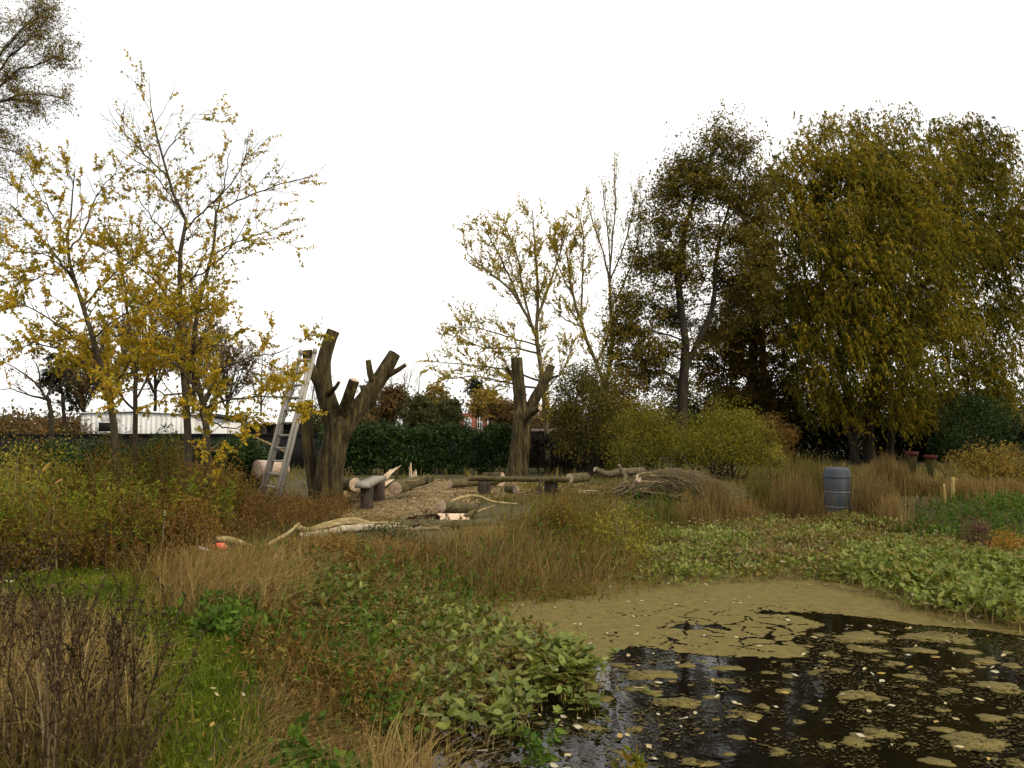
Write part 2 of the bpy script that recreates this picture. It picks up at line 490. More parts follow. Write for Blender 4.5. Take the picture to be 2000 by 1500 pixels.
# --- pond
P_ = np.array(POND)
wm = M()
lo, hi = P_.min(0) - .6, P_.max(0) + .6
wm.add([[lo[0], lo[1], WATER], [hi[0], lo[1], WATER], [hi[0], hi[1], WATER], [lo[0], hi[1], WATER]], quads=[[0, 1, 2, 3]])
mw, nt, b, out = _new('pond_water')
b.inputs['Base Color'].default_value = (.004, .003, .002, 1)
b.inputs['Roughness'].default_value = .04; b.inputs['IOR'].default_value = 1.33
tc = nt.nodes.new('ShaderNodeTexCoord'); nz = nt.nodes.new('ShaderNodeTexNoise')
nz.inputs['Scale'].default_value = 5; nz.inputs['Detail'].default_value = 3
nt.links.new(tc.outputs['Object'], nz.inputs['Vector'])
bp = nt.nodes.new('ShaderNodeBump'); bp.inputs['Strength'].default_value = .05; bp.inputs['Distance'].default_value = .05
nt.links.new(nz.outputs['Fac'], bp.inputs['Height']); nt.links.new(bp.outputs[0], b.inputs['Normal'])
struct(wm.build('pond_water', mw))

# --- duckweed: a continuous mat with a torn edge, then loose rafts and specks
DUCK_PX = [(930, 1175), (1000, 1150), (1090, 1130), (1240, 1115), (1500, 1112), (1720, 1130), (1850, 1180), (1990, 1215), (2060, 1225), (2060, 1240), (1990, 1242),
           (1900, 1228), (1800, 1222), (1700, 1208), (1600, 1200), (1478, 1192), (1480, 1200), (1560, 1206), (1612, 1222), (1555, 1235), (1566, 1285), (1500, 1290), (1400, 1283), (1300, 1270), (1235, 1264), (1180, 1288), (1090, 1290), (990, 1255), (910, 1210)]
DUCK = [tuple(gp(a, c, WATER)[:2]) for a, c in DUCK_PX]
step = .03
D_ = np.array(DUCK); lo, hi = D_.min(0) - .3, D_.max(0) + .3
xs = np.arange(lo[0], hi[0], step); ys = np.arange(lo[1], hi[1], step)
X, Y = np.meshgrid(xs, ys)
s = sdf(DUCK, X, Y) + .10 * (fbm(X * 2.5, Y * 2.5, 4) - .5) * 2 + .04 * (rng.random(X.shape) - .5)
cells = np.c_[rng.uniform(lo[0], hi[0], 420), rng.uniform(lo[1], hi[1], 420)]
XX = X + .10 * (fbm(X * 5, Y * 5, 2) - .5) * 2; YY = Y + .10 * (fbm(X * 5 + 40, Y * 5, 2) - .5) * 2
f1 = np.full(X.shape, 9.); f2 = np.full(X.shape, 9.)
for cx, cy in cells:
    dd = np.hypot(XX - cx, YY - cy)
    f2 = np.where(dd < f1, f1, np.minimum(f2, dd)); f1 = np.minimum(f1, dd)
c_near = gp(1460, 1235, WATER)
crack_w = .028 * np.clip(1.25 - np.hypot((X - c_near[0]) / 1.5, (Y - c_near[1]) / 1.2), 0, 1)
crack = (f2 - f1 < crack_w) & (fbm(X * 3 + 7, Y * 3, 2) > .42)
keep = (s < 0) & ~crack
nx = len(xs); i = (np.arange(nx - 1)[None] + np.arange(len(ys) - 1)[:, None] * nx)[keep[:-1, :-1]]
V = np.stack([X.ravel(), Y.ravel(), WATER + .004 + .0015 * rng.random(X.size)], 1)
used = np.unique(np.concatenate([i, i + 1, i + nx, i + nx + 1])); mp_ = -np.ones(X.size, int); mp_[used] = np.arange(len(used))
dk = M(); dk.add(V[used], quads=mp_[np.stack([i, i + 1, i + nx + 1, i + nx], -1)])
DUCKM = noisemat('duckweed', [(.078, .057, .012), (.115, .087, .020), (.145, .113, .029), (.185, .15, .046)], scale=(9, 9, 9), detail=12, rough=.8, bump=.5, bscale=(90, 90, 90), pos=[.28, .42, .58, .74])
tag(dk.build('duckweed_mat', DUCKM, kind='stuff'), 'olive tan mat of duckweed covering the far part of the pond', 'duckweed')

def blob_raft(c, rx, ry, name, label, grp):
    S = 44; th = np.arange(S) * TAU / S
    rr = 1 + .16 * np.sin(2 * th + rng.uniform(0, 6)) + .12 * np.sin(3 * th + rng.uniform(0, 6)) + .09 * np.sin(5 * th + rng.uniform(0, 6)) + .06 * np.sin(9 * th + rng.uniform(0, 6)) + .07 * rng.normal(size=S)
    ro = rng.normal() * .35
    x = rx * rr * np.cos(th); y = ry * rr * np.sin(th)
    x, y = x * math.cos(ro) - y * math.sin(ro), x * math.sin(ro) + y * math.cos(ro)
    top = np.c_[c[0] + x, c[1] + y, np.full(S, WATER + .003)]
    bot = top.copy(); bot[:, 2] = WATER - .01
    bot[:, :2] = c[:2] + (bot[:, :2] - c[:2]) * 1.02
    m = M()
    V = np.vstack([top, bot, [[c[0], c[1], WATER + .0045]]])
    m.add(V, quads=[[j, S + j, S + (j + 1) % S, (j + 1) % S] for j in range(S)], tris=[[2 * S, j, (j + 1) % S] for j in range(S)])
    o = m.build(name, DUCKM, base=(c[0], c[1], WATER))
    return tag(o, label, 'duckweed', grp)

RAFTS = [(1262, 1318, 45, 10), (1300, 1318, 26, 8), (1325, 1372, 40, 11), (1130, 1340, 40, 12), (1680, 1246, 60, 9), (1830, 1245, 65, 10), (1620, 1278, 22, 6), (1690, 1268, 32, 8),
         (1795, 1270, 28, 8), (1885, 1272, 24, 7), (1925, 1292, 26, 6), (1530, 1350, 17, 9), (1540, 1320, 14, 5), (1670, 1357, 38, 8), (1710, 1364, 22, 5), (1780, 1322, 26, 6),
         (1950, 1342, 44, 10), (1465, 1398, 24, 7), (1583, 1382, 15, 5), (1490, 1380, 14, 5), (1840, 1386, 16, 4), (1935, 1402, 26, 9), (1720, 1432, 32, 9), (1690, 1438, 26, 7), (1670, 1450, 28, 10),
         (1905, 1450, 62, 16), (1830, 1488, 26, 10), (1350, 1488, 20, 7), (1310, 1475, 14, 7), (1385, 1492, 16, 7), (1615, 1456, 16, 7), (1340, 1300, 18, 5), (1420, 1305, 30, 5), (1410, 1330, 22, 5),
         (1240, 1345, 20, 6), (1275, 1352, 16, 5), (1215, 1300, 20, 6), (1180, 1365, 20, 8), (1150, 1420, 24, 9), (1240, 1425, 18, 6), (1390, 1362, 14, 5), (1880, 1310, 18, 4), (1750, 1296, 18, 4),
         (1860, 1348, 20, 4), (1640, 1310, 16, 4), (1575, 1262, 12, 4), (1600, 1240, 14, 4), (1840, 1425, 20, 6), (1975, 1300, 20, 5), (1985, 1490, 22, 8), (1950, 1230, 30, 4), (1560, 1410, 12, 4), (1440, 1440, 16, 6), (1520, 1470, 18, 6)]
for k in range(70):
    c_ = in_poly([tuple(gp(a, c, WATER)[:2]) for a, c in ((1000, 1430), (1210, 1310), (1400, 1295), (1565, 1292), (1565, 1240), (1800, 1232), (2000, 1250), (2020, 1500), (1000, 1500))], 1)[0]
    c2 = np.array([c_[0], c_[1] , WATER]); RAFTS.append((1000 + F * c2[0] / c2[1], 835 + F * (CAMZ - WATER) / c2[1], rng.uniform(4, 13), rng.uniform(1.5, 4)))
raft_pts = []
for k, (px, py, rx, ry) in enumerate(RAFTS):
    c = gp(px, py, WATER); a_ = rx * c[1] / F; b2 = min(a_ * .8, ry * c[1] ** 2 / (F * (CAMZ - WATER)))
    raft_pts.append((c[0], c[1], max(a_, b2)))
    blob_raft(c, a_, b2, 'duckweed_raft', 'loose olive raft of duckweed drifting on the dark open water', 'duckweed rafts on the dark water')
# specks and crumbs of weed
OPEN_PX = [(850, 1500), (1000, 1400), (1190, 1310), (1235, 1265), (1400, 1288), (1560, 1290), (1560, 1235), (1620, 1215), (1800, 1225), (2060, 1245), (2100, 1600), (850, 1600)]
OPEN = [tuple(gp(a, c, WATER)[:2]) for a, c in OPEN_PX]
q = in_poly(OPEN, 13000)
dens = fbm(q[:, 0] * 2.2 + 3, q[:, 1] * 3.0, 4) + .10 * rng.random(len(q))
q = q[dens > .50]; n_ = len(q)
sm_ = M(); sz = rng.uniform(.006, .022, n_) * np.where(rng.random(n_) < .06, 2.6, 1)
dd = np.c_[rng.normal(size=n_), rng.normal(size=n_) * .5, np.zeros(n_)]
inst(sm_, LEAF4, np.c_[q, np.full(n_, WATER + .0045)], dd, np.tile([0, 0, 1.], (n_, 1)), sz * 1.6, sz, rng.random(n_))
tag(sm_.build('duckweed_specks', leafmat('speck', [(.02, .016, .005), (.045, .036, .010), (.10, .085, .03)], trans=0, rough=.8), kind='stuff'), 'crumbs of duckweed scattered over the dark open water', 'duckweed')

# ================================================================== TREES
def px_path(pts, d, K, wob=0.0):     # pts: (px, py, radius_px[, extra depth])
    P = []; R = []
    for p in pts:
        dd = d + (p[3] if len(p) > 3 else 0)
        P.append(at(p[0], p[1], dd)); R.append(p[2] * dd / F)
    return resample(P, K, R, wob)

def lobe_tree(name, label, cat, trunks, lobes, d, nclump, nleaf, sig, L, W, lmat, bmat, tmpl=TRI, droop=.4, base=None, group=None,
              shell=.45, twig_r=.012, limb_r=.05, flat=.65, tint_lv=.4, strands=None, tdir=None, vary=.5):
    tp = []
    wood = M(); lv = M()
    for pts in trunks:
        P, R = px_path(pts, d, 14, .01)
        if P[0][2] < 2.5: P[0][2] = gz(P[0][0], P[0][1]) - .05
        tubes(wood, P, R, 9, rough=.04); tp.append(P)
    tp = np.concatenate(tp)
    cen = []; rad = []; wts = []
    for l in lobes:
        px, py, rx, ry = l[:4]; dz = l[4] if len(l) > 4 else 0; w = l[5] if len(l) > 5 else 1
        c = at(px, py, d + dz); rx, ry = rx * 1.15, ry * 1.15; r = np.array([rx * d / F, max(.6 * (rx + ry) * .5 * d / F, .3), ry * d / F])
        cen.append(c); rad.append(r); wts.append(w * rx * ry)
    cen = np.array(cen); rad = np.array(rad); wts = np.array(wts); wts = wts / wts.sum()
    limbs = []
    for c, r in zip(cen, rad):
        low = tp[tp[:, 2] < c[2] - .15 * r[2]]
        if not len(low): low = tp[np.argsort(tp[:, 2])[:6]]
        s0 = low[np.argmin(np.linalg.norm((low - c) * [1, 1, .55], axis=1))]
        mid = (s0 + c) / 2 + np.array([0, 0, .12 * np.linalg.norm(c - s0)]) + rng.normal(size=3) * .1
        P, R = resample([s0, mid, c], 9, [limb_r, limb_r * .7, limb_r * .35], .02)
        limbs.append(P); tubes(wood, P, R, 5)
    li = rng.choice(len(cen), nclump, p=wts)
    u = runit(nclump) * (rng.random(nclump) ** shell)[:, None]
    cp = cen[li] + u * rad[li]
    LP = np.array(limbs)[li]                       # (n,9,3)
    bi = rng.integers(3, 9, nclump)
    s0 = LP[np.arange(nclump), bi]
    K = 6; t = np.linspace(0, 1, K)[None, :, None]
    TW = s0[:, None] * (1 - t) + cp[:, None] * t
    TW = TW + np.cumsum(rng.normal(size=TW.shape), 1) * .025 * np.linalg.norm(cp - s0, axis=1)[:, None, None] * (t > 0)
    TW[..., 2] += (.15 * np.linalg.norm(cp - s0, axis=1))[:, None] * (t * (1 - t))[..., 0] * 2
    tubes(wood, TW, np.maximum(twig_r * (1 - .7 * t[..., 0]) * np.ones((nclump, 1)), .003), 3)
    ctint = rng.random(nclump)
    if strands:
        ns, sl, wind = strands
        idx = np.repeat(np.arange(nclump), ns); C = len(idx)
        st = TW[idx, -1] + rng.normal(size=(C, 3)) * sig
        ln = sl * rng.uniform(.4, 1.2, C)
        o = norm((cp - cen[li])[idx] + rng.normal(size=(C, 3)) * .5); o[:, 2] *= .2
        s_ = np.linspace(0, 1, 6)[None, :, None]
        ST = st[:, None] + o[:, None] * (ln * .55)[:, None, None] * np.sin(s_ * 1.5) + np.array([wind, 0, 0]) * (ln[:, None, None] * s_ ** 1.5)
        ST[..., 2] += (ln[:, None] * (.42 * np.sin(s_[..., 0] * 2.4) - .95 * s_[..., 0] ** 1.6))
        ST = ST + np.cumsum(rng.normal(size=ST.shape), 1) * .03
        ST[..., 2] = np.maximum(ST[..., 2], .35)
        tubes(wood, ST[::14], np.full((len(ST[::14]), 6), .006), 3)
        per = max(int(nleaf / C), 1)
        leaves_on(lv, ST, per, L, W, tmpl, t0=.02, droop=.75, out=.8, tint=np.clip(ctint[idx] * .8 + rng.random(C) * .2, 0, 1), lv=tint_lv)
    else:
        ntw = 5; ti = np.repeat(np.arange(nclump), ntw); C = len(ti)
        td = runit(C) + .7 * norm(cp - s0)[ti]; td[:, 2] *= flat; td = norm(td)
        tl = sig * 2.0 * rng.uniform(.35, 1.25, C) * rng.uniform(.6, 1.3, nclump)[ti]
        s_ = np.linspace(0, 1, 3)[None, :, None]
        LT_ = TW[ti, 4 + rng.integers(0, 2, C)][:, None] + td[:, None] * tl[:, None, None] * s_ + np.cumsum(rng.normal(size=(C, 3, 3)), 1) * (.06 * sig) * (s_ > 0)
        LT_[..., 2] += sig * .25 * (s_[..., 0] - .8 * s_[..., 0] ** 2)
        tubes(wood, LT_, np.maximum(twig_r * .45 * (1 - .7 * s_[..., 0]) * np.ones((C, 1)), .002), 3)
        li_ = rng.integers(0, C, nleaf); ci = ti[li_]; u_ = rng.uniform(.05, 1.05, nleaf)[:, None] * 2
        i_ = np.clip(np.floor(u_[:, 0]).astype(int), 0, 1); fr_ = u_ - i_[:, None]
        p = LT_[li_, i_] * (1 - fr_) + LT_[li_, i_ + 1] * fr_ + rng.normal(size=(nleaf, 3)) * sig * .16
        dv = runit(nleaf); dv[:, 2] -= droop
        nr = runit(nleaf); nr[:, 2] += .7
        sz = rng.uniform(.6, 1.3, nleaf)
        inst(lv, tmpl, p, dv, norm(nr), L * sz, W * sz, np.clip(ctint[ci] * (1 - tint_lv) + rng.random(nleaf) * tint_lv, 0, 1))
    b0 = tp[np.argmin(tp[:, 2])] if base is None else np.asarray(base)
    b0 = np.array([b0[0], b0[1], gz(b0[0], b0[1])])
    t_ = thing(name, label, cat, b0, group)
    wood.build('trunk', bmat, t_, smooth=True)
    lv.build('crown', lmat, t_, kind='stuff')
    return t_

LM_WILLOW = leafmat('leaf_willow', [(.042, .052, .006), (.125, .114, .010), (.24, .188, .015), (.38, .258, .018)], trans=.42, pos=[.1, .4, .65, .95])
LM_ALDER = leafmat('leaf_alder', [(.05, .052, .010), (.105, .093, .015), (.18, .14, .02), (.25, .15, .025)], trans=.38)
LM_OAK = leafmat('leaf_oak', [(.03, .032, .007), (.07, .058, .009), (.13, .088, .012), (.24, .11, .016)], trans=.35)
LM_ORANGE = leafmat('leaf_orange', [(.10, .055, .012), (.20, .09, .015), (.30, .11, .02)], trans=.35)
LM_YELLOW = leafmat('leaf_yellow', [(.20, .18, .022), (.36, .29, .028), (.47, .36, .034), (.46, .29, .04)], trans=.52)
LM_SAP = leafmat('leaf_sapling', [(.13, .13, .016), (.32, .26, .022), (.50, .375, .03), (.58, .40, .035), (.50, .26, .035)], trans=.55)
LM_DARK = leafmat('leaf_dark', [(.005, .008, .003), (.010, .014, .004), (.02, .025, .008)], trans=.15)
LM_CONIFER = leafmat('leaf_conifer', [(.009, .018, .005), (.022, .042, .010), (.045, .075, .018)], trans=.12)
LM_BUSH = leafmat('leaf_bush', [(.05, .052, .007), (.115, .112, .012), (.195, .175, .018), (.26, .20, .025)], trans=.3)
LM_BROWN = leafmat('leaf_brown', [(.07, .05, .025), (.14, .095, .035), (.22, .15, .05)], trans=.3)
LM_MOSS = leafmat('leaf_moss', [(.02, .022, .006), (.04, .042, .009), (.07, .065, .013)], trans=.1)

# --- big weeping willow
lobe_tree('willow_tree', 'huge weeping willow with olive gold hanging foliage beyond the pond', 'tree',
    [[(1700, 905, 13), (1694, 830, 11), (1702, 760, 9), (1720, 640, 7), (1740, 500, 5), (1730, 330, 3)],
     [(1672, 900, 9, -.4), (1662, 830, 8.5, -.4), (1655, 770, 8, -.4), (1635, 700, 6), (1605, 560, 4), (1590, 330, 2)],
     [(1735, 900, 8, .6), (1748, 800, 7, .8), (1790, 680, 9, 1), (1850, 540, 7, 1), (1880, 330, 4, 1)],
     [(1702, 780, 10), (1760, 600, 8), (1850, 520, 7), (1950, 420, 4)]],
    [(1600, 262, 40, 34), (1660, 250, 42, 30), (1715, 250, 45, 32, 1), (1770, 300, 55, 36), (1850, 262, 40, 36, 1, 1.8), (1925, 285, 46, 42, 0, 1.8), (1965, 345, 34, 50, 0, 1.6), (1890, 330, 55, 50, .5, 1.6), (1990, 420, 34, 60, .5, 1.4), (1545, 310, 34, 34), (1500, 350, 26, 34, .5), (1490, 420, 28, 40, .5), (1640, 310, 60, 40, -1), (1510, 480, 34, 40), (1640, 790, 50, 34, -1.5), (1750, 790, 50, 34, -2), (1840, 780, 60, 40, -.5), (1590, 770, 40, 40, 0), (1640, 440, 90, 90, 1.5), (1760, 450, 100, 100, 1.5), (1860, 480, 80, 100, 1.5), (1650, 600, 90, 90, 1.5), (1780, 620, 95, 90, 1.5), (1700, 340, 80, 50, 1),
     (1540, 370, 45, 55), (1600, 370, 80, 60, -1.5), (1700, 350, 90, 55, -2), (1800, 370, 80, 55, -1.5), (1880, 390, 60, 50),
     (1560, 480, 60, 60, .5), (1640, 460, 90, 65, -3), (1750, 450, 90, 65, -3), (1850, 480, 70, 60, -1.5), (1940, 470, 55, 70), (1985, 520, 45, 80, .5),
     (1590, 590, 70, 70, -1.5), (1690, 560, 90, 70, -3.5), (1790, 570, 90, 70, -3), (1900, 600, 60, 70), (1975, 640, 45, 70, .8),
     (1575, 670, 55, 60, -.5), (1650, 680, 80, 60, -3), (1720, 690, 70, 60, -3.5), (1800, 670, 70, 60, -2), (1890, 700, 60, 60), (1950, 740, 40, 50), (1770, 730, 50, 45, -3.2), (1900, 770, 50, 40, -.5)],
    38.5, 1600, 320000, .34, .165, .068, LM_WILLOW, BARK_DARK, droop=.9, limb_r=.08, twig_r=.02, strands=(11, .95, .42), tint_lv=.28, shell=.42)

# --- tall dark alder
lobe_tree('alder_tree', 'tall dark olive tree with a dark straight trunk left of the willow', 'tree',
    [[(1330, 845, 11), (1335, 740, 10), (1338, 660, 7), (1326, 560, 7), (1345, 420, 4), (1400, 280, 2)],
     [(1338, 720, 6), (1362, 670, 5.5), (1392, 600, 5), (1400, 500, 4), (1430, 380, 2)]],
    [(1408, 280, 50, 34), (1345, 330, 42, 36), (1450, 310, 34, 40), (1310, 380, 42, 36), (1390, 360, 70, 45), (1450, 390, 40, 45), (1285, 440, 45, 38), (1360, 450, 65, 45), (1440, 470, 45, 45),
     (1262, 510, 45, 38), (1330, 530, 55, 42), (1410, 550, 40, 38, 1), (1460, 540, 35, 40), (1245, 590, 55, 40), (1320, 620, 45, 40, 1), (1225, 650, 50, 35), (1290, 690, 55, 35), (1255, 735, 50, 35, 1), (1390, 650, 42, 42, 1.5), (1320, 760, 40, 30, 1.5), (1205, 700, 25, 25), (1480, 430, 40, 50, 1), (1485, 520, 35, 50, 1), (1470, 600, 40, 40, 1)],
    35.0, 1000, 72000, .55, .115, .088, LM_ALDER, BARK_DARK, droop=.3, limb_r=.05, twig_r=.012, shell=.6)

# --- oak-like trees between alder and willow
lobe_tree('oak_tree', 'dense dark green tree with orange leaf tips between alder and willow', 'tree',
    [[(1470, 880, 13), (1468, 780, 11), (1475, 650, 8), (1500, 520, 5)]],
    [(1500, 500, 28, 30, 0, .6), (1450, 590, 50, 40), (1520, 570, 50, 50), (1420, 660, 50, 40), (1480, 660, 60, 50), (1550, 650, 50, 60, 1), (1400, 720, 45, 35), (1460, 740, 60, 45), (1540, 740, 60, 50, 1), (1430, 790, 50, 35), (1510, 800, 60, 40, 1)],
    41.0, 600, 52000, .45, .14, .10, LM_OAK, BARK_DARK, limb_r=.06, twig_r=.015)
lobe_tree('small_autumn_tree', 'small tree with orange leaves showing beside the willow crown', 'tree',
    [[(1492, 880, 8), (1490, 700, 6), (1496, 520, 3)]], [(1496, 470, 20, 34), (1500, 520, 22, 30), (1436, 560, 16, 14)],
    43.0, 60, 3000, .28, .12, .09, LM_ORANGE, BARK_DARK, limb_r=.04)

# --- understory shrubs behind the willow, the shade there put into near-black leaf colour
def bush(name, label, px, py_top, w_px, d, lmat, n, L, W, sig=.22, nclump=None, core=True, depth=None, base_py=None, cat='bush', group=None, bottom=None, tmpl=TRI, bmat=None, lumps=.28, wood_n=26, droop=.3, low=-.55):
    c = at(px, 835, d); x0 = c[0]
    z0 = gz(x0, d); ztop = at(px, py_top, d)[2]
    H = ztop - z0; rx = w_px * d / F; ry = depth or rx * .8
    nclump = nclump or max(int(n / 90), 30)
    th = rng.uniform(0, TAU, nclump); ph = np.arccos(rng.uniform(low, 1, nclump))
    rr = (.75 + lumps * (rng.random(nclump) - .5) * 2 + .25 * rng.random(nclump) ** 2)
    cp = np.c_[x0 + rx * rr * np.sin(ph) * np.cos(th), d + ry * rr * np.sin(ph) * np.sin(th), z0 + H * .47 + H * .50 * np.cos(ph) * rr]
    cp[:, 2] = np.maximum(cp[:, 2], z0 + .1)
    wood = M(); lv = M()
    K = 6; t = np.linspace(0, 1, K)[None, :, None]
    k = min(wood_n, nclump)
    b = np.c_[x0 + rng.normal(size=k) * rx * .22, d + rng.normal(size=k) * ry * .2, np.full(k, z0 - .03)]
    TW = b[:, None] * (1 - t) + cp[:k, None] * t
    TW[..., 2] += H * .15 * (t * (1 - t))[..., 0] * 2
    TW = TW + np.cumsum(rng.normal(size=TW.shape), 1) * .02 * H * (t > 0)
    tubes(wood, TW, (.018 * H / 2 + .006) * (1 - .75 * t[..., 0]) * np.ones((k, 1)), 4)
    ci = rng.integers(0, nclump, n); ct = rng.random(nclump)
    g = rng.normal(size=(n, 3)); g = g / np.maximum(1, np.linalg.norm(g, axis=1, keepdims=True) / 1.7)
    p = cp[ci] + g * sig * [1, 1, .75]
    p[:, 2] = np.maximum(p[:, 2], z0 + .02)
    dv = runit(n) + norm(p - np.array([x0, d, z0 + H * .3])) * .6; dv[:, 2] -= droop
    nr = runit(n); nr[:, 2] += .6
    sz = rng.uniform(.6, 1.35, n)
    inst(lv, tmpl, p, dv, norm(nr), L * sz, W * sz, np.clip(ct[ci] * .6 + rng.random(n) * .4, 0, 1))
    t_ = thing(name, label, cat, (x0, d, z0), group)
    wood.build('stems', bmat or BARK_DARK, t_, smooth=True)
    lv.build('foliage', lmat, t_, kind='stuff')
    return t_

for k, (px, top, w, d, lab) in enumerate([
        (1400, 735, 85, 44, 'shade darkened evergreen shrub behind the dark straight trunk'), (1490, 770, 80, 43, 'shade darkened evergreen shrub behind the orange leaved bush'),
        (1580, 745, 85, 44, 'shade darkened evergreen shrub behind the left willow stem'), (1670, 755, 85, 45, 'shade darkened evergreen shrub right behind the willow stems'),
        (1760, 740, 85, 44, 'shade darkened evergreen shrub right of the willow stems'), (1840, 765, 80, 42, 'shade darkened evergreen shrub behind the two red topped pots'),
        (1920, 760, 85, 42, 'shade darkened evergreen shrub behind the yellow leaved thicket'), (2010, 770, 85, 43, 'shade darkened evergreen shrub ending the row under the willow')]):
    bush('evergreen_shrub', lab, px, top, w, d, LM_DARK, 9000, .16, .11, sig=.42, nclump=200, depth=1.6, low=-.97, group='shade darkened evergreen shrubs under the willow')
bush('evergreen_shrub', 'green glossy shrub under the right edge of the willow', 1905, 775, 75, 35, LM_CONIFER, 9000, .11, .06, sig=.3, depth=1.2)

# --- slender half bare trees by the second stump
def skeleton_tree(name, label, paths, d, lat, twg, nleaf, L, W, lmat, bmat, tmpl=TRI, K=14, ang1=45, ang2=45, up=.25, density=2.2, t0=.25, l1=1.3, l2=.5, n2=5, sides=8, droop=.4, leaf_t0=.1, leaf_sel=1.0, group=None, base=None, taper_leaf=None, rs=.6):
    wood = M(); lv = M(); Ps = []; Rs = []; Ls = []
    for pts in paths:
        P, R = px_path(pts, d, K, .012); R = R * rs
        Ps.append(P); Rs.append(R); Ls.append(np.linalg.norm(np.diff(P, axis=0), axis=1).sum())
    b0 = Ps[0][0].copy(); b0[2] = gz(b0[0], b0[1])
    Ps[0][0][2] = b0[2] - .05
    P = np.array(Ps); R = np.array(Rs); Ls = np.array(Ls)
    tubes(wood, P, R, sides, rough=.03)
    n1 = np.maximum((Ls * density * lat).astype(int), 2)
    P1, R1 = spawn(P, R, n1, t0, 1.0, l1, ang1, up, .03, 7, .6, .004, fall=.45)
    tubes(wood, P1, R1, 4)
    P2, R2 = spawn(P1, R1, n2, .15, 1.0, l2, ang2, up * .6, .04, 4, .7, .0025, fall=.3)
    tubes(wood, P2, R2, 3)
    if nleaf:
        al = np.concatenate([P2[:, [0, 1, 3]], P1[:, [2, 4, 6]]])
        if leaf_sel < 1: al = al[rng.random(len(al)) < leaf_sel]
        if taper_leaf is not None: al = al[rng.random(len(al)) < taper_leaf(al[:, 1])]
        per = max(int(round(nleaf / len(al))), 1)
        leaves_on(lv, al, per, L, W, tmpl, t0=leaf_t0, droop=droop)
    t_ = thing(name, label, 'tree', b0, group)
    wood.build('trunk', bmat, t_, smooth=True)
    if nleaf: lv.build('crown', lmat, t_, kind='stuff')
    return t_

skeleton_tree('autumn_tree', 'slender pale trunked tree with sparse golden leaves behind the far pollard stump',
    [[(1072, 885, 9), (1064, 800, 8), (1056, 720, 7.5), (1048, 650, 7)], [(1050, 660, 6), (1030, 618, 5, -.4), (1000, 570, 4, -.8), (958, 535, 3, -1), (912, 495, 1.5, -1)],
     [(1048, 650, 6), (1050, 570, 5), (1046, 490, 3.5), (1040, 410, 1.5)], [(1050, 620, 5), (1072, 560, 4, .5), (1092, 500, 3, .8), (1110, 440, 1.5, 1)],
     [(1040, 640, 4), (1022, 570, 3.5), (1010, 500, 2.5), (985, 440, 1.5)], [(1020, 600, 4, -.3), (990, 530, 3, -.5), (960, 470, 2, -1), (935, 440, 1, -1)],
     [(1052, 690, 4), (1000, 680, 3, -.6), (940, 678, 2, -1), (885, 650, 1, -1.2)], [(1050, 675, 3), (985, 655, 2.5, .6), (930, 640, 1.8, 1), (880, 640, 1, 1)],
     [(1058, 745, 4), (990, 722, 3, -.8), (915, 712, 2, -1.2), (835, 705, 1, -1.5)], [(1060, 760, 4), (1000, 750, 3, .8), (930, 735, 2, 1.2), (870, 740, 1, 1.2)], [(1060, 770, 3), (1100, 720, 2, .5), (1125, 660, 1.5, .8)]],
    33.0, 1.9, 1, 29000, .085, .06, LM_YELLOW, BARK_GREY, l1=1.5, l2=.6, n2=6, up=.3, t0=.15)
skeleton_tree('autumn_tree', 'leaning thin tree with golden lower leaves and bare top twigs',
    [[(1200, 880, 8), (1182, 760, 7), (1152, 680, 6), (1130, 615, 5), (1115, 555, 4), (1105, 480, 2)], [(1135, 620, 4), (1138, 540, 3), (1140, 470, 2), (1132, 410, 1)],
     [(1120, 580, 3), (1090, 520, 2), (1080, 470, 1)], [(1165, 710, 4), (1195, 640, 3, .6), (1215, 590, 2, .8)], [(1140, 640, 3), (1100, 620, 2, -.6), (1075, 590, 1, -.8)]],
    34.5, 1.9, 1, 10000, .085, .065, LM_YELLOW, BARK_GREY, l1=1.4, l2=.6, up=.35, t0=.2)
skeleton_tree('autumn_tree', 'upright tree with many bare vertical twigs beside the tall dark olive tree',
    [[(1180, 870, 8), (1186, 740, 7), (1196, 680, 6), (1192, 600, 5), (1190, 540, 4)], [(1192, 560, 3.5), (1180, 500, 3), (1160, 440, 2), (1145, 390, 1)], [(1190, 560, 3.5), (1196, 470, 3), (1202, 400, 2), (1200, 330, .8)],
     [(1190, 550, 3), (1215, 490, 2.5), (1235, 420, 2), (1245, 370, .8)], [(1195, 600, 3), (1225, 540, 2.5), (1245, 470, 2), (1256, 400, .8)], [(1192, 520, 2.5), (1186, 440, 2), (1178, 370, .8)]],
    35.5, 2.0, 1, 2600, .085, .065, LM_YELLOW, BARK_GREY, ang1=28, ang2=25, up=.7, l1=1.1, l2=.5, t0=.25)

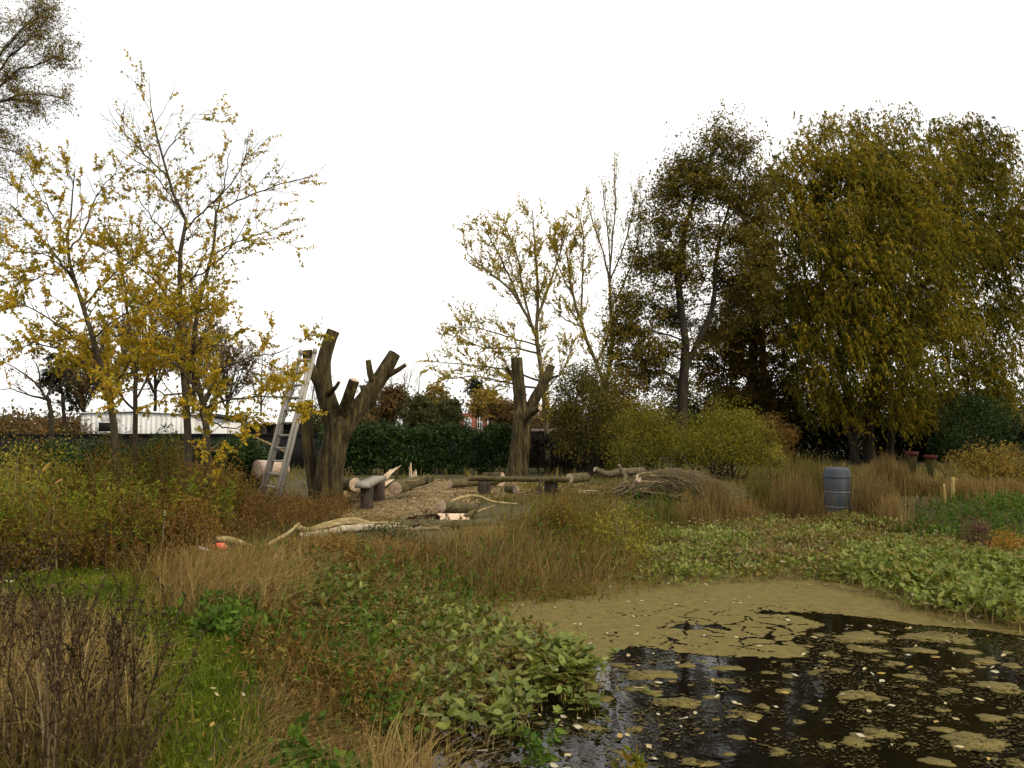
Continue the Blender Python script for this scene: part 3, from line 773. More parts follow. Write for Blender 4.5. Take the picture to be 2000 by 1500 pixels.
# --- yellow cherry saplings at the left
S_D = 14.0
full = None
skeleton_tree('sapling_tree', 'tall yellow leaved sapling with a bent leader reaching high above the others',
    [[(374, 905, 12), (364, 800, 11), (358, 690, 10), (352, 580, 8), (351, 490, 7), (364, 445, 6), (340, 380, 5), (318, 310, 3.6), (302, 240, 2.2), (296, 190, 1.4), (290, 150, .7)],
     [(405, 905, 11, .2), (400, 810, 10, .2), (378, 700, 8, .2), (385, 600, 7, .3), (402, 540, 6, .3), (420, 470, 5, .4), (424, 410, 4, .4)],
     [(424, 415, 3, .4), (480, 385, 2.6, .5), (550, 358, 2, .6), (605, 345, 1, .6)], [(415, 500, 3, .4), (470, 470, 2.2, .2), (560, 440, 1, 0)],
     [(424, 415, 3, .4), (440, 350, 2, .6), (448, 290, 1, .8)], [(362, 450, 3), (395, 415, 2.6, -.2), (470, 330, 1.8, -.4), (485, 258, 1, -.5)],
     [(330, 350, 3), (280, 300, 2.2, -.3), (240, 255, 1.4, -.5), (215, 215, .7, -.7)], [(318, 310, 2.5), (350, 260, 1.5, .3), (385, 220, .7, .5)], [(345, 400, 2.5), (300, 340, 2, .5), (230, 290, 1, .9)],
     [(357, 620, 4), (300, 545, 3, -.5), (240, 505, 2, -.8), (190, 480, 1, -1)], [(355, 560, 3.5), (410, 520, 2.6, -.6), (460, 470, 1.6, -.9), (500, 400, .8, -1)],
     [(352, 500, 3), (310, 440, 2.4, .4), (270, 390, 1.5, .8), (250, 330, .8, 1)]],
    S_D, 2.1, 1, 9500, .058, .036, LM_SAP, BARK_SAP, tmpl=LEAF4, l1=1.0, l2=.55, n2=7, taper_leaf=lambda c: np.clip(1.25 - c[:, 2] / 6.2, .22, 1), up=.2, t0=.12, ang1=50, droop=.5, sides=8)
skeleton_tree('sapling_tree', 'low yellow leaved sapling spreading branches across to the ladder',
    [[(408, 905, 12, -.5), (402, 830, 11, -.5), (398, 790, 10, -.5), (418, 745, 7, -.6), (435, 715, 4, -.7)], [(400, 800, 6, -.5), (450, 780, 4, -.7), (530, 775, 2.5, -.9), (590, 780, 1, -1)],
     [(430, 720, 4, -.7), (480, 700, 3.2, -.7), (530, 690, 2, -.6), (565, 680, 1.2, -.5), (590, 668, .6, -.5)], [(390, 770, 5, -.5), (350, 720, 4, -.7), (300, 680, 3, -.8), (240, 660, 1.5, -.9)],
     [(435, 715, 3, -.7), (430, 650, 2.4, -.6), (400, 590, 1.2, -.5)], [(480, 700, 2.5, -.7), (515, 715, 1.6, -.6), (545, 726, 1, -.4), (575, 730, .5, -.3)], [(385, 760, 4, -.5), (340, 770, 3, -1), (280, 760, 2, -1.3), (215, 770, 1, -1.5)],
     [(405, 820, 3, -.5), (450, 835, 2, -1), (510, 815, 1, -1.3)]],
    S_D, 1.9, 1, 7600, .062, .038, LM_SAP, BARK_SAP, tmpl=LEAF4, l1=.8, l2=.4, n2=6, up=.05, t0=.2, ang1=55, droop=.5)
skeleton_tree('sapling_tree', 'leaning sapling with dense golden leaves left of the bent leader sapling',
    [[(238, 905, 12), (225, 840, 11), (212, 770, 10), (188, 690, 9), (165, 610, 7), (145, 540, 6), (134, 480, 5), (140, 410, 3), (150, 330, 1.5)],
     [(150, 560, 4), (100, 490, 3, -.3), (60, 440, 2, -.5), (20, 400, 1, -.6)], [(136, 490, 3.5), (170, 440, 3, .4), (190, 380, 2, .6), (240, 320, 1, .8)], [(190, 690, 4), (120, 640, 3, -.5), (60, 600, 2, -.7), (5, 590, 1, -.8)],
     [(200, 730, 4), (130, 690, 3, .5), (60, 670, 2, .8), (0, 710, 1, 1)], [(160, 600, 4), (220, 540, 3, .5), (270, 500, 2, .8), (320, 480, 1, 1)], [(140, 520, 3), (80, 540, 2.2, .6), (20, 560, 1, .9)],
     [(135, 470, 3), (90, 400, 2.2, .3), (50, 340, 1, .5)], [(210, 770, 4), (260, 700, 3, -.6), (320, 650, 2, -.9), (380, 640, 1, -1)], [(145, 540, 3), (90, 500, 2, -1), (10, 490, 1, -1.4)], [(180, 660, 3), (250, 610, 2.2, -.5), (330, 590, 1, -.8)]],
    13.6, 2.0, 1, 16500, .058, .036, LM_SAP, BARK_SAP, tmpl=LEAF4, l1=1.05, l2=.5, n2=6, taper_leaf=lambda c: np.clip(1.5 - c[:, 2] / 5.5, .35, 1), up=.12, t0=.2, ang1=50, droop=.5)
skeleton_tree('sapling_tree', 'thin straight sapling with golden leaves standing between two stouter saplings',
    [[(262, 905, 9, .6), (263, 820, 8, .6), (267, 750, 7, .6), (262, 690, 6, .6), (252, 620, 4.5, .6), (240, 540, 3, .6), (235, 470, 1.5, .6)], [(265, 780, 4, .6), (300, 720, 3, .9), (350, 680, 1.5, 1.1)], [(262, 800, 4, .6), (220, 760, 3, .2), (170, 740, 1.5, 0)],
     [(255, 640, 3.5, .6), (300, 580, 2.5, 1), (330, 520, 1.2, 1.2)], [(264, 740, 3, .6), (230, 690, 2, 1), (170, 650, 1, 1.4)]],
    14.0, 1.9, 1, 8500, .058, .036, LM_SAP, BARK_SAP, tmpl=LEAF4, l1=1.0, l2=.45, n2=5, up=.12, t0=.2, ang1=50, droop=.5)

# --- big small-leaved tree leaning in from the left edge
lobe_tree('overhanging_tree', 'small leaved olive brown crown overhanging the saplings', 'tree',
    [[(-330, 900, 30), (-320, 700, 26), (-290, 500, 20), (-240, 300, 14), (-150, 150, 8)], [(-290, 480, 14), (-180, 330, 10), (-60, 220, 5)]],
    [(70, 60, 60, 50), (110, 110, 42, 42), (20, 150, 70, 50), (120, 190, 30, 24), (60, 200, 60, 34), (-30, 60, 60, 70), (0, 255, 45, 35), (40, 300, 30, 22), (15, 350, 25, 35), (-10, 430, 40, 45), (-60, 330, 60, 60), (-80, 180, 70, 70), (90, 20, 50, 26), (-20, 480, 30, 20)],
    19.0, 520, 22000, .24, .06, .033, leafmat('leaf_overhang', [(.10, .08, .025), (.19, .15, .04), (.26, .20, .05), (.2, .14, .07)], trans=.35), BARK_SAP, limb_r=.035, twig_r=.006, flat=.8, shell=.65)

# ================================================================== HEDGES, BUSHES AND FAR TREES
def hedge(name, label, x0, y0, x1, y1, H, W, n, L, Wl, lmat, sig=.13, cat='hedge'):
    ln = math.hypot(x1 - x0, y1 - y0); nc = int(ln * 42)
    u = rng.random(nc) * ln; ex, ey = (x1 - x0) / ln, (y1 - y0) / ln
    face = rng.random(nc)
    v = np.where(face < .55, -W / 2, np.where(face < .65, W / 2, rng.uniform(-W / 2, W / 2, nc)))
    top = H * (.93 + .14 * (fbm(u * .9, u * 0 + 3, 3) - .5) * 2)
    z = np.where(face < .65, rng.random(nc) * top, top)
    v = v + .3 * (fbm(u * 1.1 + 5, z * 1.3, 3) - .5) * 2 * np.sign(v + 1e-6)
    cp = np.c_[x0 + ex * u - ey * v, y0 + ey * u + ex * v, z]
    cp[:, 2] += ground_z(cp[:, 0], cp[:, 1])
    ci = rng.integers(0, nc, n); ct = rng.random(nc)
    p = cp[ci] + rng.normal(size=(n, 3)) * sig
    p[:, 2] = np.maximum(p[:, 2], .02)
    dv = runit(n) * .8; dv[:, 1] -= .5; dv[:, 2] -= .1
    nr = runit(n); nr[:, 2] += .4
    lv = M(); sz = rng.uniform(.6, 1.4, n)
    inst(lv, TRI, p, dv, norm(nr), L * sz * 1.1, Wl * sz * 1.2, np.clip(ct[ci] * .55 + rng.random(n) * .45, 0, 1))
    st = M(); k = int(ln * 2.2)
    uu = np.linspace(.2, ln - .2, k)
    B = np.c_[x0 + ex * uu, y0 + ey * uu, np.zeros(k)]; B[:, 2] = ground_z(B[:, 0], B[:, 1]) - .05
    T = B + rng.normal(size=(k, 3)) * [.15, .15, .05] + [0, 0, H * .85]
    t = np.linspace(0, 1, 5)[None, :, None]
    tubes(st, B[:, None] * (1 - t) + T[:, None] * t, np.full((k, 5), .035) * (1 - .6 * t[..., 0]), 5)
    P1, R1 = spawn(B[:, None] * (1 - t) + T[:, None] * t, np.full((k, 5), .035), 14, .05, 1, .8, 60, .1, .03, 4, .5)
    tubes(st, P1, R1, 3)
    t_ = thing(name, label, cat, (x0, y0, 0))
    st.build('stems', BARK_DARK, t_); lv.build('foliage', lmat, t_, kind='stuff')
    return t_

hx0, hx1 = at(676, 840, 29.5)[0], at(1000, 840, 30.2)[0]
hedge('conifer_hedge', 'clipped dark green conifer hedge behind the clearing', hx0 - .8, 29.6, hx1, 30.4, 1.62, 1.1, 30000, .13, .05, LM_CONIFER)
hx2 = at(1215, 840, 31.5)[0]
hedge('bare_hedge', 'dark brown half bare hedge between far pollard stump and bushes', hx1 + .3, 30.8, hx2, 31.6, 1.35, .9, 9000, .08, .05, leafmat('leaf_barehedge', [(.012, .010, .006), (.03, .022, .012), (.05, .038, .016)], trans=.15))
bush('conifer_bush', 'small dark conifer bush just left of the ladder foot', 458, 858, 46, 20.0, LM_CONIFER, 9000, .11, .04, sig=.16, depth=.6)
bush('conifer_bush', 'dark conifer bush between the sapling trunks', 318, 856, 44, 21.5, LM_CONIFER, 6000, .11, .04, sig=.16, depth=.6)
bush('conifer_bush', 'dark conifer bush below the white shed corner', 190, 868, 40, 20.5, LM_CONIFER, 6000, .11, .04, sig=.16, depth=.6)
bush('conifer_bush', 'broad dark conifer bush under the black netting', 90, 862, 70, 23.0, LM_CONIFER, 8000, .11, .04, sig=.18, depth=.7)

bush('round_bush', 'large rounded yellow green bush beside the brushwood heap', 1412, 797, 88, 26.0, LM_BUSH, 22000, .07, .035, sig=.2, nclump=420, depth=1.3, lumps=.36)
bush('round_bush', 'loose yellow green bush between the heap and the dark trunk', 1262, 792, 60, 27.5, LM_BUSH, 12000, .07, .04, sig=.22, nclump=240, depth=1.0, lumps=.45)
bush('tall_bush', 'tall olive bush growing up around the leaning thin tree', 1145, 712, 62, 29.5, leafmat('leaf_tallbush', [(.03, .034, .007), (.07, .068, .012), (.12, .10, .017), (.17, .12, .02)]), 20000, .085, .05, sig=.25, nclump=300, depth=1.2)
bush('tall_bush', 'golden green bush right behind the leaning thin tree', 1215, 728, 45, 33.0, LM_OAK, 9000, .1, .07, sig=.25, nclump=160, depth=1.2)
bush('orange_bush', 'orange brown leaved bush pressed against the rounded green bush', 1512, 812, 36, 27.0, leafmat('leaf_orangebush', [(.05, .035, .01), (.13, .075, .015), (.22, .11, .02)]), 7000, .06, .04, sig=.18, depth=.7)
bush('small_bush', 'small yellow leaved bush below the orange brown bush', 1515, 872, 19, 24.5, leafmat('leaf_smallyellow', [(.10, .10, .015), (.21, .18, .025), (.30, .22, .03)]), 1800, .06, .04, sig=.11, depth=.35)
bush('thicket', 'yellow leaved thicket on the right bank beyond the wooden stake', 1935, 872, 62, 22.5, leafmat('leaf_thicket', [(.09, .06, .02), (.20, .14, .022), (.30, .20, .028)]), 5200, .065, .04, sig=.18, depth=.7, nclump=90, lumps=.45)
bush('thicket', 'brownish thicket behind the pale grass of the right bank', 2010, 885, 60, 24.0, LM_BROWN, 4200, .065, .04, sig=.18, depth=.6)
bush('orange_shrub', 'small bright orange shrub at the right pond edge', 1962, 1032, 38, 13.6, leafmat('leaf_orangeshrub', [(.16, .13, .02), (.33, .17, .02), (.42, .14, .02)]), 2600, .035, .018, sig=.09, depth=.3, lumps=.3)
bush('pink_shrub', 'low dusky pink brown shrub beside the bright orange shrub', 1905, 1012, 30, 14.6, leafmat('leaf_pinkshrub', [(.08, .04, .022), (.15, .08, .045), (.2, .12, .07)]), 2200, .035, .018, sig=.09, depth=.3, lumps=.3)

# far trees behind the hedge line
def far_tree(name, label, px, top, w, d, lmat, n, L, W, trunk_px=4, bot=None, **k):
    H = 850 - top
    bot = bot or 850 - H * .22
    lob = [(px + rng.normal() * w * .35, rng.uniform(top + H * .12, bot), w * rng.uniform(.35, .6), H * rng.uniform(.13, .22), rng.normal() * .8) for _ in range(9)]
    lob += [(px, top + H * .12, w * .45, H * .12)]
    return lobe_tree(name, label, 'tree', [[(px, 852, trunk_px), (px + rng.normal() * 4, 850 - H * .4, trunk_px * .7), (px + rng.normal() * 6, top + H * .2, trunk_px * .3)]], lob, d, 130, n, .4, L, W, lmat, BARK_DARK, limb_r=.05, twig_r=.018, **k)

LM_FARYEL = leafmat('leaf_far_yellow', [(.14, .11, .02), (.24, .16, .025), (.33, .20, .03)])
LM_FARGRN = leafmat('leaf_far_green', [(.03, .038, .012), (.055, .06, .018), (.09, .085, .022)])
LM_FARBRN = leafmat('leaf_far_brown', [(.07, .045, .018), (.12, .075, .025), (.18, .10, .03)])
LM_GREYT = leafmat('twig_grey', [(.13, .12, .10), (.2, .19, .16), (.28, .26, .22)], trans=0)
far_tree('far_tree', 'golden far tree left of the red brick house', 845, 752, 36, 62, LM_FARYEL, 5200, .22, .16)
far_tree('far_tree', 'orange brown far tree seen past the right limb of the pollard', 762, 757, 36, 60, LM_FARBRN, 5200, .22, .16)
far_tree('far_tree', 'dark green far bush tree left of the golden far tree', 812, 782, 30, 52, LM_FARGRN, 5200, .2, .15)
far_tree('far_tree', 'green far tree above the white box on the fence', 872, 778, 30, 56, LM_FARGRN, 4500, .2, .15)
far_tree('far_tree', 'dark pointed conifer behind the red brick house', 928, 738, 16, 125, LM_DARK, 3200, .4, .22)
far_tree('far_tree', 'golden tree in front of the red brick house roof', 955, 762, 36, 58, LM_FARYEL, 4200, .2, .15, bot=805)
far_tree('far_tree', 'brown autumn tree right of the red brick house', 990, 790, 30, 56, LM_FARBRN, 4000, .2, .15)
far_tree('far_tree', 'olive far tree seen between the two pollards', 722, 748, 30, 64, LM_FARGRN, 4200, .24, .17)
def bare(name, label, paths, d, dens=2.0, l1=1.6, l2=.9, n2=8, nleaf=0, lm=None, L=.1, W=.07, up=.35, bm=BARK_DARK, a1=40, leaf_sel=.6):
    return skeleton_tree(name, label, paths, d, 1, 1, nleaf, L, W, lm, bm, l1=l1, l2=l2, n2=n2, up=up, density=dens, t0=.2, ang1=a1, ang2=40, sides=6, leaf_sel=leaf_sel)
bare('bare_tree', 'pale grey bare crowned tree behind the right pollard limb', [[(792, 850, 4), (792, 800, 3.4), (790, 730, 1.2)], [(792, 810, 2.5), (770, 770, 1.8), (765, 735, .8)], [(792, 810, 2.5), (815, 770, 1.8), (820, 735, .8)], [(791, 780, 2), (800, 745, 1.5), (805, 726, .8)]], 66, 3, 2.2, 1.3, 9, bm=noisemat('bark_pale', [(.18, .17, .14), (.28, .26, .22)], scale=(4, 4, 4)))
bare('bare_tree', 'low spreading almost bare tree left of the white shed', [[(102, 850, 8), (98, 800, 7), (92, 775, 6)], [(92, 778, 5), (70, 750, 3.5, .5), (40, 725, 2.4, .8), (5, 705, 1, 1)], [(92, 780, 5), (60, 772, 3, -.5), (20, 760, 2, -.8), (-20, 765, 1, -1)], [(92, 778, 4), (98, 750, 3), (110, 715, 2), (120, 680, 1)], [(80, 762, 3, .2), (75, 725, 2), (60, 690, 1)], [(96, 770, 3), (125, 745, 2, .4), (145, 715, 1, .6)]],
    30, 2.4, 1.0, .6, 5, 700, LM_BROWN, .08, .06)
bush('ivy_clump', 'dark ivy clump in the low spreading bare tree', 100, 700, 1, 29.6, LM_DARK, 10, .1, .07, sig=.05) if False else None
lobe_tree('evergreen_tree', 'small dark evergreen tree between bare tree and saplings', 'tree', [[(128, 852, 4), (122, 780, 3), (112, 720, 2)]], [(110, 715, 18, 22), (98, 740, 20, 16), (118, 750, 16, 24), (130, 785, 14, 18)], 36, 60, 3600, .2, .12, .07, LM_DARK, BARK_DARK, limb_r=.03)
for k, (px, top, sp, d, lab) in enumerate([(215, 640, 60, 50, 'brown half bare tree behind the white shed left end'), (300, 575, 70, 52, 'tall brown half bare tree rising behind the white shed roof'),
                                       (375, 590, 60, 51, 'brown half bare tree behind the white shed right end'), (440, 670, 50, 54, 'brown half bare tree behind the second white shed'),
                                       (160, 690, 45, 49, 'low brown half bare tree beside the white shed')]):
    H = 850 - top
    bare('half_bare_tree', lab, [[(px, 852, 6), (px + 4, 850 - H * .35, 5), (px - 4, top + H * .25, 3), (px, top, 1)]] + [[(px, 850 - H * .3, 3.2), (px + s_ * sp * .45, 850 - H * .55, 2.4, s2), (px + s_ * sp * .8, 850 - H * h2, 1, s2 * 1.5)] for s_, s2, h2 in ((-1, .8, .75), (1, -.8, .8), (-.6, -1.2, .95), (.6, 1.2, .9), (1.1, .3, .55), (-1.1, 0, .5))], d, 2.4, 1.9, 1.1, 10, 11000, LM_BROWN, .14, .09, leaf_sel=.95)
for px, top, d, lab in [(510, 690, 56, 'fine bare tree behind the upper ladder'), (560, 700, 58, 'fine bare tree close left of the near pollard'), (610, 740, 60, 'low bare tree seen through the pollard fork')]:
    H = 850 - top
    bare('bare_tree', lab, [[(px, 852, 4), (px, 850 - H * .5, 3), (px + 3, top, .8)], [(px, 850 - H * .35, 2.5), (px - 22, top + H * .3, 1.5), (px - 32, top + 12, .7)], [(px, 850 - H * .35, 2.5), (px + 20, top + H * .3, 1.5), (px + 30, top + 10, .7)]], d, 2.6, 1.9, 1.2, 8, 500, LM_BROWN, .12, .09)
for px, top, w, d, lm, lab in [(30, 806, 60, 48, LM_FARBRN, 'brown far scrub bush under the low bare tree'), (120, 812, 55, 46, LM_FARBRN, 'brown far scrub bush touching the white shed'), (-60, 800, 60, 50, LM_FARGRN, 'green brown scrub bush beyond the left herb bank'),
                           (620, 800, 45, 50, LM_FARGRN, 'green scrub bush behind the near pollard trunk'), (690, 806, 45, 50, LM_FARBRN, 'brown scrub bush right behind the near pollard fork'), (520, 822, 40, 60, LM_FARGRN, 'green scrub behind the tin roofed barn'),
                           (1080, 790, 50, 48, LM_FARBRN, 'brown bush behind the far picket fence'), (1290, 770, 60, 50, LM_FARGRN, 'green bush behind the dark straight trunk'), (1180, 790, 55, 52, LM_FARGRN, 'green bush beyond the half bare hedge'), (1330, 800, 50, 40, LM_DARK, 'dark bush around the foot of the dark straight trunk')]:
    bush('scrub_bush', lab, px, top, w, d, lm, 4200, .17, .11, sig=.4, nclump=90)
# distant hedgerow closing the horizon
hm = M()
for k in range(520):
    x = rng.uniform(-230, 230); y = 190 + rng.uniform(-12, 12) + .1 * abs(x); hgt = rng.uniform(2.5, 7)
    n_ = 34; g = rng.normal(size=(n_, 3)) * [2.0, 1.2, hgt * .25] + [x, y, hgt * .5]; g[:, 2] = np.maximum(g[:, 2], .1)
    inst(hm, TRI, g, runit(n_), runit(n_), rng.uniform(.7, 1.6, n_), rng.uniform(.5, 1.1, n_), rng.random(n_))
tag(hm.build('distant_hedgerow', LM_FARGRN, kind='stuff'), 'far off hedgerow closing the horizon behind the sheds', 'hedgerow')

# ================================================================== BUILDINGS AND FENCES
WHITEM = noisemat('white_cladding', [(.52, .52, .50), (.68, .68, .66), (.76, .76, .75)], scale=(1.2, 1.2, .5), rough=.6)
ROOFW = noisemat('white_roof', [(.55, .56, .57), (.72, .73, .74), (.8, .8, .8)], scale=(1, 1, 1), rough=.5)
DARKM = noisemat('dark_opening', [(.008, .007, .006), (.015, .013, .011)], scale=(2, 2, 2))
BROWNB = noisemat('brown_boards', [(.05, .036, .024), (.09, .066, .042), (.12, .09, .06)], scale=(6, 6, 1))
def prism(m, pts_front, back):      # polygon outline (x,z) list in the front plane + vector to the back
    f = np.asarray(pts_front, float); n = len(f); b_ = f + np.asarray(back)
    V = np.vstack([f, b_, f.mean(0), b_.mean(0)])
    q = [[j, n + j, n + (j + 1) % n, (j + 1) % n] for j in range(n)]
    t = [[2 * n, j, (j + 1) % n] for j in range(n)] + [[2 * n + 1, n + (j + 1) % n, n + j] for j in range(n)]
    m.add(V, quads=q, tris=t)

# long white shed: near section with ribbed cladding, shallow arched roof
Y0 = 46.0
xa, xb = at(157, 835, Y0)[0], at(368, 835, Y0)[0]
sh = thing('white_shed', 'long white clad shed with a dark window opening behind the saplings', 'shed', (xa, Y0, 0))
hl, hm_, hr = at(157, 808, Y0)[2], at(280, 804, Y0)[2], at(368, 810, Y0)[2]
m = M(); wl = np.linspace(xa, xb, 13)
zt = lambda x: np.interp(x, [xa, (xa + xb) * .5, xb], [hl, hm_, hr])
prism(m, [(x, Y0, zt(x) - .02) for x in wl] + [(xb, Y0, -.05), (xa, Y0, -.05)], (0, 5, 0)); m.build('wall', WHITEM, sh)
m = M(); prism(m, [(x, Y0 - .12, zt(x) + .07) for x in np.linspace(xa - .15, xb + .15, 13)] + [(x, Y0 - .12, zt(x)) for x in np.linspace(xb + .15, xa - .15, 13)], (0, 5.3, 0)); m.build('roof', ROOFW, sh)
wx0, wx1 = at(193, 835, Y0)[0], at(231, 835, Y0)[0]; wz0, wz1 = at(200, 843, Y0)[2], at(200, 826, Y0)[2]
for x in np.arange(xa + .06, xb, .28):
    m = M()
    if wx0 - .1 < x < wx1 + .1: abox(m, x, x + .2, Y0 - .025, Y0 + .01, wz1 + .05, zt(x + .1) - .05)
    else: abox(m, x, min(x + .2, xb - .01), Y0 - .025, Y0 + .01, .05, zt(x + .1) - .05)
    m.build('cladding_panel', WHITEM, sh)
m = M(); abox(m, wx0, wx1, Y0 - .03, Y0 + .02, wz0, wz1); wd = m.build('window', DARKM, sh, label='dark open window')
m = M()
for a_ in ((wx0 - .06, wx1 + .06, wz1, wz1 + .06), (wx0 - .06, wx1 + .06, wz0 - .06, wz0), (wx0 - .06, wx0, wz0, wz1), (wx1, wx1 + .06, wz0, wz1)): abox(m, a_[0], a_[1], Y0 - .05, Y0 + .0, a_[2], a_[3])
m.build('frame', WHITEM, wd)
m = M(); abox(m, wx0 + (wx1 - wx0) * .62, wx1 - .01, Y0 - .045, Y0 - .028, wz0 + .02, wz1 - .02); m.build('shutter', noisemat('grey_shutter', [(.25, .22, .2), (.33, .3, .27)]), wd)
# second white shed
xc, xd = at(376, 835, 47)[0], at(450, 835, 47)[0]
s2 = thing('white_shed', 'smaller white shed with a black edged sloping roof beside the barn', 'shed', (xc, 47, 0))
za, zb = at(376, 809, 47)[2], at(450, 821, 47)[2]
m = M(); prism(m, [(xc, 47, za), (xd, 47, zb), (xd, 47, -.05), (xc, 47, -.05)], (0, 4, 0)); m.build('wall', WHITEM, s2)
m = M(); prism(m, [(xc - .1, 46.85, za + .1), (xd + .1, 46.85, zb + .1), (xd + .1, 46.85, zb + .01), (xc - .1, 46.85, za + .01)], (0, 4.3, 0)); m.build('roof', DARKM, s2, label='black edged roof')
m = M(); abox(m, xc + .1, xc + .75, 46.96, 47.01, .2, 1.25); m.build('door', DARKM, s2)
# open barn with white corrugated roof
xe, xf = at(450, 835, 49)[0], at(588, 835, 49)[0]
s3 = thing('barn', 'low brown barn with a white corrugated tin roof behind the ladder', 'barn', (xe, 49, 0))
ze = at(500, 827, 49)[2]; zr = at(500, 812, 49)[2]
m = M(); abox(m, xe, xf, 49.3, 53, -.05, ze - .02); m.build('wall', DARKM, s3)
for x in np.arange(xe, xf - .2, .36):
    if rng.random() < .3: continue
    m = M(); abox(m, x, x + .3, 49.2, 49.28, .0, ze - .1 - .25 * rng.random() * (rng.random() < .3)); m.build('board', BROWNB, s3)
m = M()
nxr = 60; xr = np.linspace(xe - .15, xf + .15, nxr); wv = .035 * np.sin(np.arange(nxr) * math.pi / 2)
x_l, x_r = xe + .9, xf - .5
V = []
for j, (yy, zz) in enumerate(((48.8, ze), (49.8, (ze + zr) / 2), (50.9, zr))):
    xx = np.interp(xr, [xr[0], xr[-1]], [xr[0] + (x_l - xr[0]) * j / 2, xr[-1] - (xr[-1] - x_r) * j / 2])
    V.append(np.c_[xx, np.full(nxr, yy), zz + wv])
V = np.concatenate(V); qq = [[r_ * nxr + j, r_ * nxr + j + 1, (r_ + 1) * nxr + j + 1, (r_ + 1) * nxr + j] for r_ in range(2) for j in range(nxr - 1)]
m.add(V, quads=qq); m.add(V - [0, 0, .03], quads=[q_[::-1] for q_ in qq]); m.build('roof', ROOFW, s3, label='white corrugated tin roof')
for x in np.linspace(xe + .1, xf - .1, 5):
    m = M(); abox(m, x - .06, x + .06, 49.0, 49.12, -.05, ze - .02); m.build('post', AGEDWOOD, s3)

# red brick house far away
BR = noisemat('red_brick', [(.15, .055, .036), (.21, .08, .052), (.25, .105, .075)], scale=(1.5, 1.5, 5), rough=.9)
HY = 112.0
ha, hb = at(896, 835, HY)[0], at(1004, 835, HY)[0]
ho = thing('brick_house', 'far red brick house with a white arched window', 'house', (ha, HY, 0))
ztop = at(900, 807, HY)[2]
m = M(); abox(m, ha, at(929, 835, HY)[0], HY, HY + 6, 0, ztop); m.build('wall', BR, ho)
m = M(); abox(m, at(929.2, 835, HY)[0], hb, HY + .6, HY + 7, 0, ztop - .2); m.build('wall', BR, ho)
m = M(); lx = at(884, 835, HY)[0]; prism(m, [(lx - .1, HY + .3, at(884, 832, HY)[2]), (ha - .01, HY + .3, at(884, 825, HY)[2]), (ha - .01, HY + .3, 0), (lx, HY + .3, 0)], (0, 4, 0)); m.build('lean_to', BR, ho)
SLATE = noisemat('slate', [(.14, .125, .12), (.2, .18, .175)], scale=(2, 2, 2))
m = M(); zr2 = at(950, 790, HY)[2]
prism(m, [(at(927, 835, HY)[0], HY + .4, ztop - .18), (at(945, 835, HY)[0], HY + 3.5, zr2), (hb - 1, HY + 3.5, zr2), (hb + .3, HY + .4, ztop - .18)], (0, 3.2, -.2)); rf = m.build('roof', SLATE, ho)
def window(px0, px1, py0, py1, yy, arch):
    x0, x1 = at(px0, 835, yy)[0], at(px1, 835, yy)[0]; z1, z0 = at(px0, py0, yy)[2], at(px0, py1, yy)[2]
    fr = M(); gl = M(); r = (x1 - x0) / 2; cx = (x0 + x1) / 2
    if arch:
        th = np.linspace(0, math.pi, 15); zc = z1 - r
        o_ = np.c_[cx + r * np.cos(th), np.full(15, yy - .06), zc + r * np.sin(th)]; i_ = np.c_[cx + r * .74 * np.cos(th), np.full(15, yy - .06), zc + r * .74 * np.sin(th)]
        V = np.vstack([o_, i_]); fr.add(V, quads=[[j, j + 1, 15 + j + 1, 15 + j] for j in range(14)]); fr.add(V + [0, .08, 0], quads=[[j, j + 1, 15 + j + 1, 15 + j] for j in range(14)])
        abox(fr, cx - r, cx + r, yy - .07, yy - .01, zc - .05, zc + .05)
        gl.add(np.vstack([i_ + [0, .03, 0], [[cx, yy - .03, zc]]]), tris=[[15, j, j + 1] for j in range(14)]); abox(gl, cx - r * .8, cx + r * .8, yy - .03, yy + .005, z0, zc - .05)
        z1 = zc
    else:
        for a_ in ((x0, x1, z1 - .1, z1), (x0, x1, z0, z0 + .1)): abox(fr, a_[0], a_[1], yy - .06, yy + .01, a_[2], a_[3])
        abox(gl, x0 + .1, x1 - .1, yy - .03, yy + .005, z0 + .1, z1 - .1)
    for x in (x0, x1 - .1): abox(fr, x, x + .1, yy - .058, yy + .01, z0, z1)
    abox(fr, cx - .05, cx + .05, yy - .055, yy + .008, z0, z1 + (r * .75 if arch else -.1)); abox(fr, x0 + .1, x1 - .1, yy - .05, yy + .006, (z0 + z1) / 2 - .05, (z0 + z1) / 2 + .05)
    gm_ = MATS.get('pane') or noisemat('pane', [(.03, .035, .04), (.06, .065, .07)], rough=.08, spec=.6)
    w_ = fr.build('window', WHITEM, ho); gl.build('pane', gm_, w_)
window(906, 921, 815, 838, HY, True)
window(931.5, 942, 810, 838, HY + .6, False)
window(952, 964, 814, 838, HY + .6, False)
# white cottage peeping through the leaves
m = M(); wx = at(1052, 835, 120)[0]; ct_ = thing('white_cottage', 'white gabled cottage glimpsed through leaves right of the far pollard stump', 'house', (wx, 120, 0))
x0_, x1_ = at(1050, 835, 120)[0], at(1092, 835, 120)[0]; zc_ = at(1050, 829, 120)[2]; zg = at(1050, 815, 120)[2]
prism(m, [(x0_, 120, 0), (x0_, 120, zc_), ((x0_ + x1_) / 2, 120, zg), (x1_, 120, zc_), (x1_, 120, 0)], (0, 7, 0)); m.build('wall', WHITEM, ct_)
m = M()
for s_ in (0, 1):
    e_ = x0_ if s_ == 0 else x1_
    prism(m, [(e_, 119.8, zc_ + .02), ((x0_ + x1_) / 2, 119.8, zg + .02), ((x0_ + x1_) / 2, 119.8, zg + .25), (e_, 119.8, zc_ + .25)], (0, 7.4, 0))
m.build('roof', SLATE, ct_)

